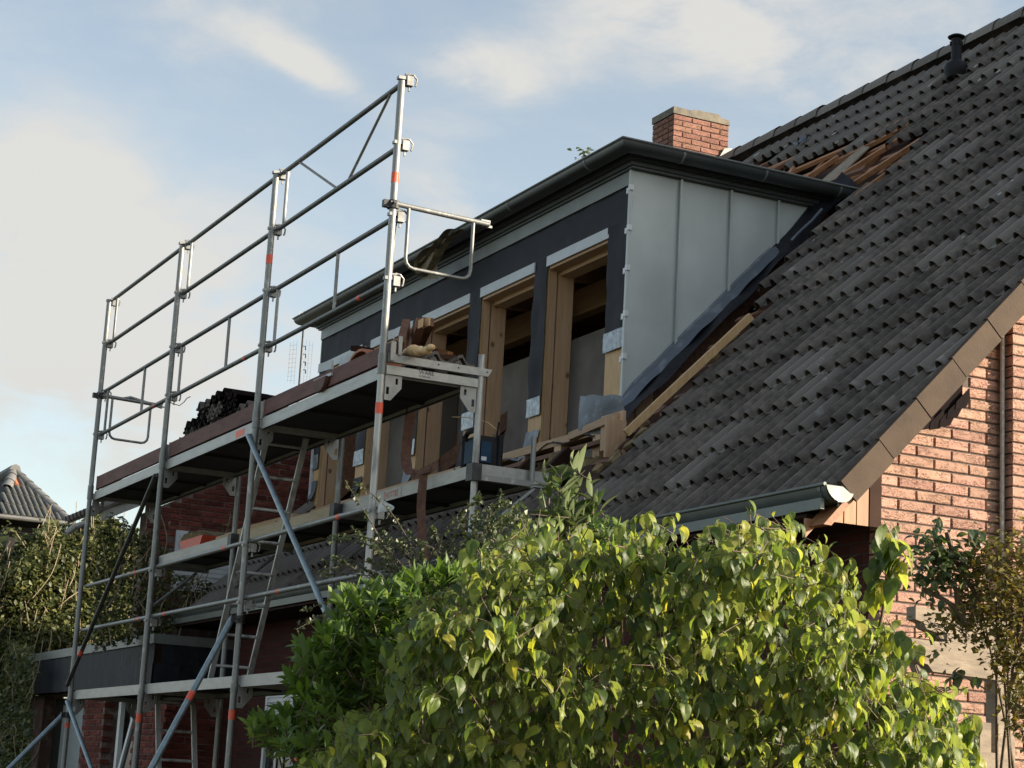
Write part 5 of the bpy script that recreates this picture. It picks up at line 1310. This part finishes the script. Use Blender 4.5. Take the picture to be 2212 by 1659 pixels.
shrub(bs, BIG, 7.0, .62, 2500, 6, .052, 'broad', LF['big'], 'droop', twigmat='bark', sz_var=.55, nclump=130, csd=.085, seed=4, holes=HOLES, base=(c_.x, c_.y, -.05), nbranch=12, nobj=300)
SP = [(1878, 1200), (1905, 1150), (1958, 1140), (1962, 1190), (1945, 1255), (1900, 1275), (1880, 1250)]
shrub(bs, SP, 6.9, .10, 9, 5, .085, 'broad', LF['big'], 'droop', seed=8, nobj=0, spread=.05, stuffname='side_shoot')
b = MB(); b.tube(arc([fw(1880, 1420, 6.95), fw(1905, 1330, 6.9), fw(1920, 1200, 6.9)], 5), [.006] * 11, 6); b.build('branch', MT['bark'], bs, smooth=True)
EV = [(528, 1572), (600, 1545), (640, 1530), (625, 1470), (655, 1440), (640, 1400), (700, 1392), (690, 1365), (742, 1330), (735, 1292), (800, 1280), (860, 1265), (890, 1238), (960, 1240), (1010, 1205), (1040, 1260), (960, 1320), (930, 1400), (900, 1500), (800, 1560), (740, 1620), (720, 1760), (660, 1740), (650, 1640), (580, 1610)]
c_ = fw(800, 1450, 7.9)
ev = thing('evergreen_shrub', (c_.x, c_.y, 0), 'dark green evergreen shrub with narrow leaves left of the sunlit shrub', 'shrub')
shrub(ev, EV, 7.9, .45, 640, 11, .062, 'lance', LF['ever'], 'rosette', twigmat='bark', nclump=70, csd=.10, sz_var=.4, seed=12, base=(c_.x, c_.y, -.05), nbranch=14, spread=.055, nobj=300)
RH = [(1150, 1035), (1185, 1050), (1215, 1010), (1240, 1015), (1255, 1060), (1290, 1045), (1300, 1085), (1275, 1160), (1240, 1200), (1170, 1180), (1160, 1110)]
c_ = fw(1220, 1100, 8.4)
rh = thing('upright_shoot_shrub', (c_.x, c_.y, 0), 'upright olive green leafy shoots standing behind the sunlit shrub top', 'shrub')
shrub(rh, RH, 8.4, .12, 26, 6, .105, 'lance', LF['rhodo'], 'rosette', twigmat='bark', seed=3, base=(c_.x, c_.y, -.05), nbranch=6, nobj=156, spread=.08)
DK = [(1270, 1130), (1320, 1118), (1350, 1150), (1360, 1230), (1270, 1250)]
shrub(rh, DK, 8.2, .14, 60, 7, .045, 'lance', LF['ever'], 'rosette', twigmat='bark', seed=5, nobj=0, spread=.03, stuffname='low_foliage')
# thorny twiggy shrub across the right scaffold post
c_ = fw(940, 1400, 9.2)
th = thing('thorny_shrub', (c_.x, c_.y, 0), 'dark wispy thorny shrub with tiny leaves across the right scaffold post', 'shrub')
rg = random.Random(21); tw = MB(); tm = []
tips = [(705, 1165), (720, 1200), (769, 1042), (760, 1140), (800, 1175), (830, 1150), (850, 1230), (690, 1240), (740, 1270), (880, 1150), (910, 1190), (1010, 1150), (1040, 1120), (1060, 1090), (1085, 1060), (1020, 1180), (980, 1210), (1100, 1110), (1130, 1120), (1045, 1075), (655, 1320), (640, 1360), (690, 1380), (860, 1175), (790, 1230), (930, 1140), (1065, 1135), (700, 1330), (1030, 1100), (1000, 1120)]
for k, (u, v) in enumerate(tips * 2):
    u += rg.uniform(-25, 25) * (k >= len(tips)); v += rg.uniform(-25, 25) * (k >= len(tips))
    b0 = fw(930 + rg.uniform(-60, 110), 1340 + rg.uniform(-40, 60), 9.2 + rg.uniform(-.2, .2)); t_ = fw(u, v, 9.2 + rg.uniform(-.35, .35))
    mid = b0.lerp(t_, .55) + Vector((0, 0, rg.uniform(.02, .14))); pts = arc([b0, mid, t_], 7)
    tw.tube(pts, [.0050 - .0036 * i / (len(pts) - 1) for i in range(len(pts))], 4, cap=False)
    for i in range(4, len(pts)):
        for q in range(5):
            p = pts[i - 1].lerp(pts[i], rg.random()); d = Vector((rg.gauss(0, 1), rg.gauss(0, 1), rg.gauss(0, 1)))
            tm.append(orient(p, d, (rg.gauss(0, 1), rg.gauss(0, 1), 1), rg.uniform(.014, .028)))
CLP = [(1030, 1150), (1060, 1110), (1100, 1080), (1140, 1090), (1160, 1160), (1180, 1230), (1080, 1250), (1010, 1235), (960, 1230), (980, 1180)]
for p in crown_points(CLP, 9.0, .2, 900, rg): tm.append(orient(p, (rg.gauss(0, 1), rg.gauss(0, 1), rg.gauss(0, 1)), (rg.gauss(0, 1), rg.gauss(0, 1), 1), rg.uniform(.016, .032)))
ob('twigs', tw.mesh('thorny twigs', MT['twigd']), th, kind='stuff'); ob('foliage', scatter_mesh('tiny leaves', 'small', tm, LF['tiny']), th, kind='stuff')
for k in range(5):
    p = Vector((c_.x + rg.gauss(0, .1), c_.y + rg.gauss(0, .1), -.05)); b = MB(); b.tube(arc([p, p + Vector((rg.gauss(0, .1), rg.gauss(0, .1), 1.2)), fw(930 + 40 * (k - 2), 1350, 9.2)], 5), .011, 6); b.build('stem', MT['bark'], th, smooth=True)

# hedge and ivy at the left
def hedge(t, poly, plane, n, size, seed, thick, sprigs=(), twn=60, leaf='ivy'):
    rg = random.Random(seed); us = [p[0] for p in poly]; vs = [p[1] for p in poly]; mats = []; tw = MB(); cnt = 0
    while cnt < n:
        u, v = rg.uniform(min(us), max(us)), rg.uniform(min(vs), max(vs))
        if not inside((u, v), poly): continue
        e = edge_dist((u, v), poly); p = at(u, v, *plane)
        lump = .5 + .5 * math.sin(p.x * 2.1 + p.z * 3.3) * math.sin(p.y * 2.6 - p.z * 2.2 + seed)
        off = VF * (-thick * (.2 + .8 * rg.random() ** .6) * (.45 + .75 * lump) * min(1, e / 60 + .3))
        p = p + off; cnt += 1
        mats.append(orient(p, (rg.gauss(0, 1), rg.gauss(0, 1), rg.gauss(-.3, .7)), (rg.gauss(.4, .5), rg.gauss(-.2, .5), 1), size * rg.uniform(.6, 1.35)))
        if cnt % (n // twn) == 0:
            d = Vector((rg.gauss(0, .12), rg.gauss(0, .12), rg.uniform(.25, .7))) * rg.choice((1, 1, -.4)); q = p - VF * .08
            tw.tube(arc([q - d * .5, q + Vector((rg.gauss(0, .05), rg.gauss(0, .05), 0)), q + d * .6], 4), .006, 4, cap=False)
    for (pts, k) in sprigs:
        P3 = arc([at(u, v, *plane) - VF * thick * .6 for u, v in pts], 6); tw.tube(P3, .006, 4, cap=False)
        for i in range(k):
            p = P3[rg.randrange(len(P3))] + Vector((rg.gauss(0, .05), rg.gauss(0, .05), rg.gauss(0, .05)))
            mats.append(orient(p, (rg.gauss(0, 1), rg.gauss(0, 1), rg.gauss(-.2, .7)), (rg.gauss(.4, .5), rg.gauss(-.2, .5), 1), size * rg.uniform(.7, 1.2)))
    C_ = Vector(CAM_C); mats.sort(key=lambda m_: (m_.translation - C_).dot(VF))
    ob('foliage', scatter_mesh('hedge leaves', 'small', mats, LF[leaf]), t, kind='stuff'); ob('twigs', tw.mesh('hedge twigs', MT['twig']), t, kind='stuff')
hp = at(110, 1400, 0, -27)
hd_ = thing('overgrown_hedge', (hp.x, hp.y, 0), 'tall overgrown hedge with pale twigs rising above the garage roof', 'hedge')
HEDGE = [(-60, 1175), (0, 1165), (30, 1190), (60, 1160), (95, 1135), (150, 1130), (185, 1135), (205, 1105), (240, 1110), (265, 1140), (300, 1150), (325, 1200), (330, 1290), (330, 1385), (80, 1420), (75, 1520), (60, 1750), (-60, 1750)]
hedge(hd_, HEDGE, (0, -27.0), 26000, .072, 2, .9, sprigs=((((90, 1200), (60, 1150), (38, 1135)), 60), (((110, 1180), (120, 1150), (112, 1125)), 50), (((170, 1150), (178, 1130), (180, 1112)), 14), (((205, 1130), (208, 1115), (204, 1105)), 10)), twn=240)
hedge(hd_, [(u + 6 * (u < 0), v + 14) for u, v in HEDGE], (0, -27.4), 5000, .22, 9, .35, twn=5)
hedge(hd_, [(-60, 1370), (20, 1380), (70, 1400), (82, 1450), (66, 1520), (70, 1600), (58, 1750), (-60, 1750)], (1, 5.50), 7000, .065, 14, .22, twn=40)
b = MB()
for k in range(7):
    p = at(10 + 40 * k, 1420, 0, -27.1); b.tube([(p.x, p.y, -.1), (p.x + .1 * math.sin(k), p.y + .1, 1.6), (p.x, p.y + .05, 3.2)], [.06, .045, .03], 7)
b.build('trunks', MT['bark'], hd_, smooth=True)
ip = at(400, 1300, 0, WX + .05)
iv = thing('ivy', (ip.x, ip.y, 0), 'loose ivy climbing the dark red brick wall behind the scaffold', 'ivy')
IVY = [(215, 1140), (245, 1110), (275, 1118), (300, 1150), (330, 1140), (350, 1180), (372, 1190), (380, 1240), (420, 1245), (470, 1260), (430, 1300), (400, 1340), (345, 1380), (200, 1400)]
hedge(iv, IVY, (0, WX + .35), 3200, .05, 5, .22, sprigs=((((405, 1200), (440, 1180), (420, 1160)), 26), (((478, 1170), (495, 1140), (502, 1105)), 30), (((350, 1220), (365, 1160), (345, 1090)), 24), (((455, 1195), (475, 1180), (485, 1165)), 18), (((260, 1240), (275, 1180), (290, 1140)), 20)), twn=30)
b = MB(); b.tube([(ip.x, ip.y - .3, 0), (ip.x + .05, ip.y - .2, 1.8), (ip.x, ip.y, 3.3)], [.04, .03, .02], 7); b.build('stem', MT['bark'], iv, smooth=True)
# young tree far behind the dormer, only its top shows
ft = fw(1268, 345, 34)
tr = thing('garden_tree', (ft.x, ft.y, 0), 'small leafy tree top peeping over the dormer gutter', 'tree')
shrub(tr, [(1252, 338), (1262, 326), (1275, 328), (1288, 336), (1300, 420), (1240, 420)], 34, .4, 40, 6, .10, 'small', LF['rose'], 'random', seed=6, nobj=0, spread=.12, stuffname='crown')
b = MB(); b.tube([(ft.x, ft.y, -.1), (ft.x + .1, ft.y, 4), (ft.x, ft.y, ft.z - .6)], [.13, .10, .04], 8); b.build('trunk', MT['bark'], tr, smooth=True)

# ------------------------------------------------------------------ pergola with climbers at the right
PX = -7.95
pg = thing('pergola', (PX, at(2160, 1600, 0, PX).y, 0), 'weathered timber pergola under climbers by the sunlit brick gable', 'pergola')
A = lambda u, v, x=PX: at(u, v, 0, x)
def pbeam(name, p, q, w, h, mat='woodgrey'):
    b = MB(); b.bar(p, q, w, h); return b.build(name, MT[mat], pg)
def post(name, u0, u1, vtop, x, mat='woodgrey', t=.09):
    y0, y1 = A(u0, 1600, x).y, A(u1, 1600, x).y; b = MB(); b.box((x - t / 2, y0, 0), (x + t / 2, y1, A(u0, vtop, x).z)); return b.build(name, MT[mat], pg)
post('post', 2142, 2180, 1395, PX)
post('side_post', 2110, 2134, 1560, PX + .03, t=.05)
pbeam('beam', A(2031, 1398) + Vector((0, 0, 0)), A(2290, 1424), .11, .135)
# rafter tails with a notched end, running towards the viewer
for (u, v, dx) in ((1966, 1330, 0), (1945, 1398, .35)):
    p = A(u, v, PX + dx); L = 1.1; h = .13
    b = MB(); prof_ = [(0, .045), (.0, -.02), (.05, -.03), (.07, -.06), (.13, -.07), (.16, -.10), (L, -.10), (L, .045)]
    b.prism([(p.x - .03, p.y + a, p.z + c - .03 * a) for a, c in prof_], (.075, 0, 0)); b.build('rafter_tail', MT['woodgrey'], pg)
b = MB(); b.bar(A(1975, 1445, PX + .1), A(2040, 1405, PX + .1), .06, .10); b.build('knee_brace', MT['woodgrey'], pg)
pbeam('cross_bar', A(2052, 1634, PX + .05), A(2182, 1650, PX + .05), .05, .085)
for u in (2105, 2150): 
    y = A(u, 1700, PX + .04).y; b = MB(); b.box((PX + .03, y - .012, .2), (PX + .055, y + .012, A(u, 1655, PX + .05).z)); b.build('trellis_bar', MT['woodgrey'], pg)
b = MB(); yy = A(2040, 1560, -7.6).y; b.tube([(-7.6, yy, 0), (-7.6, yy, A(2040, 1505, -7.6).z)], .036, 12); tag(b.build('metal_post', MT['galv'], smooth=True), 'grey metal tube post standing among the broad leaves by the gable', 'post')
cp = A(2170, 1400)
go = thing('golden_climber', (cp.x, cp.y, 0), 'yellow brown climber with small leaves massed over the pergola beam', 'climber')
GOLD = [(2078, 1235), (2095, 1195), (2130, 1175), (2170, 1160), (2260, 1140), (2260, 1600), (2205, 1590), (2195, 1500), (2170, 1450), (2130, 1375), (2075, 1372), (2030, 1385), (2015, 1362), (2035, 1345), (2075, 1330), (2095, 1290)]
shrub(go, GOLD, 8.05, .24, 300, 12, .031, 'small', LF['gold'], 'random', twigmat='bark', seed=31, nobj=300, spread=.06, base=(cp.x + .05, cp.y, 0), nbranch=9)
rs_ = thing('climbing_rose', (cp.x - .1, cp.y - .35, 0), 'dark leaved climbing rose on arching stems against the sunlit brick wall', 'climber')
ROSE = [(1972, 1190), (1985, 1165), (2020, 1150), (2050, 1150), (2065, 1180), (2110, 1230), (2100, 1275), (2060, 1262), (2040, 1262), (1998, 1300), (1978, 1290), (1995, 1255), (1965, 1225)]
shrub(rs_, ROSE, 8.0, .14, 46, 7, .042, 'broad', LF['rose'], 'random', twigmat='bark', seed=17, nobj=260, spread=.045)
for pts in (((2085, 1345), (2060, 1310), (2020, 1285), (1992, 1272)), ((2080, 1340), (2072, 1290), (2050, 1250), (2030, 1225)), ((2120, 1300), (2080, 1240), (2060, 1200), (2045, 1150)), ((2075, 1330), (2066, 1290), (2068, 1270))):
    b = MB(); b.tube(arc([fw(u, v, 8.0) for u, v in pts], 5), .010, 6); b.build('stem', MT['bark'], rs_, smooth=True)
for (pts, k) in (([(2150, 1500), (2110, 1478), (2080, 1460), (2060, 1450)], 9), ([(2130, 1215), (2110, 1165), (2100, 1145)], 8)):
    P3 = arc([fw(u, v, 7.95) for u, v in pts], 4); b = MB(); b.tube(P3, .004, 4); b.build('shoot', MT['bark'], rs_)
    ms = [orient(P3[rr.randrange(len(P3))] + Vector((rr.gauss(0, .02), rr.gauss(0, .02), rr.gauss(0, .02))), (rr.gauss(0, 1), rr.gauss(0, 1), -.5), (0, 0, 1), .06) for _ in range(k)]
    ob('shoot_leaves', scatter_mesh('shoot leaves', 'broad', ms, LF['rose']), rs_, kind='stuff')
bpy.context.view_layer.update()
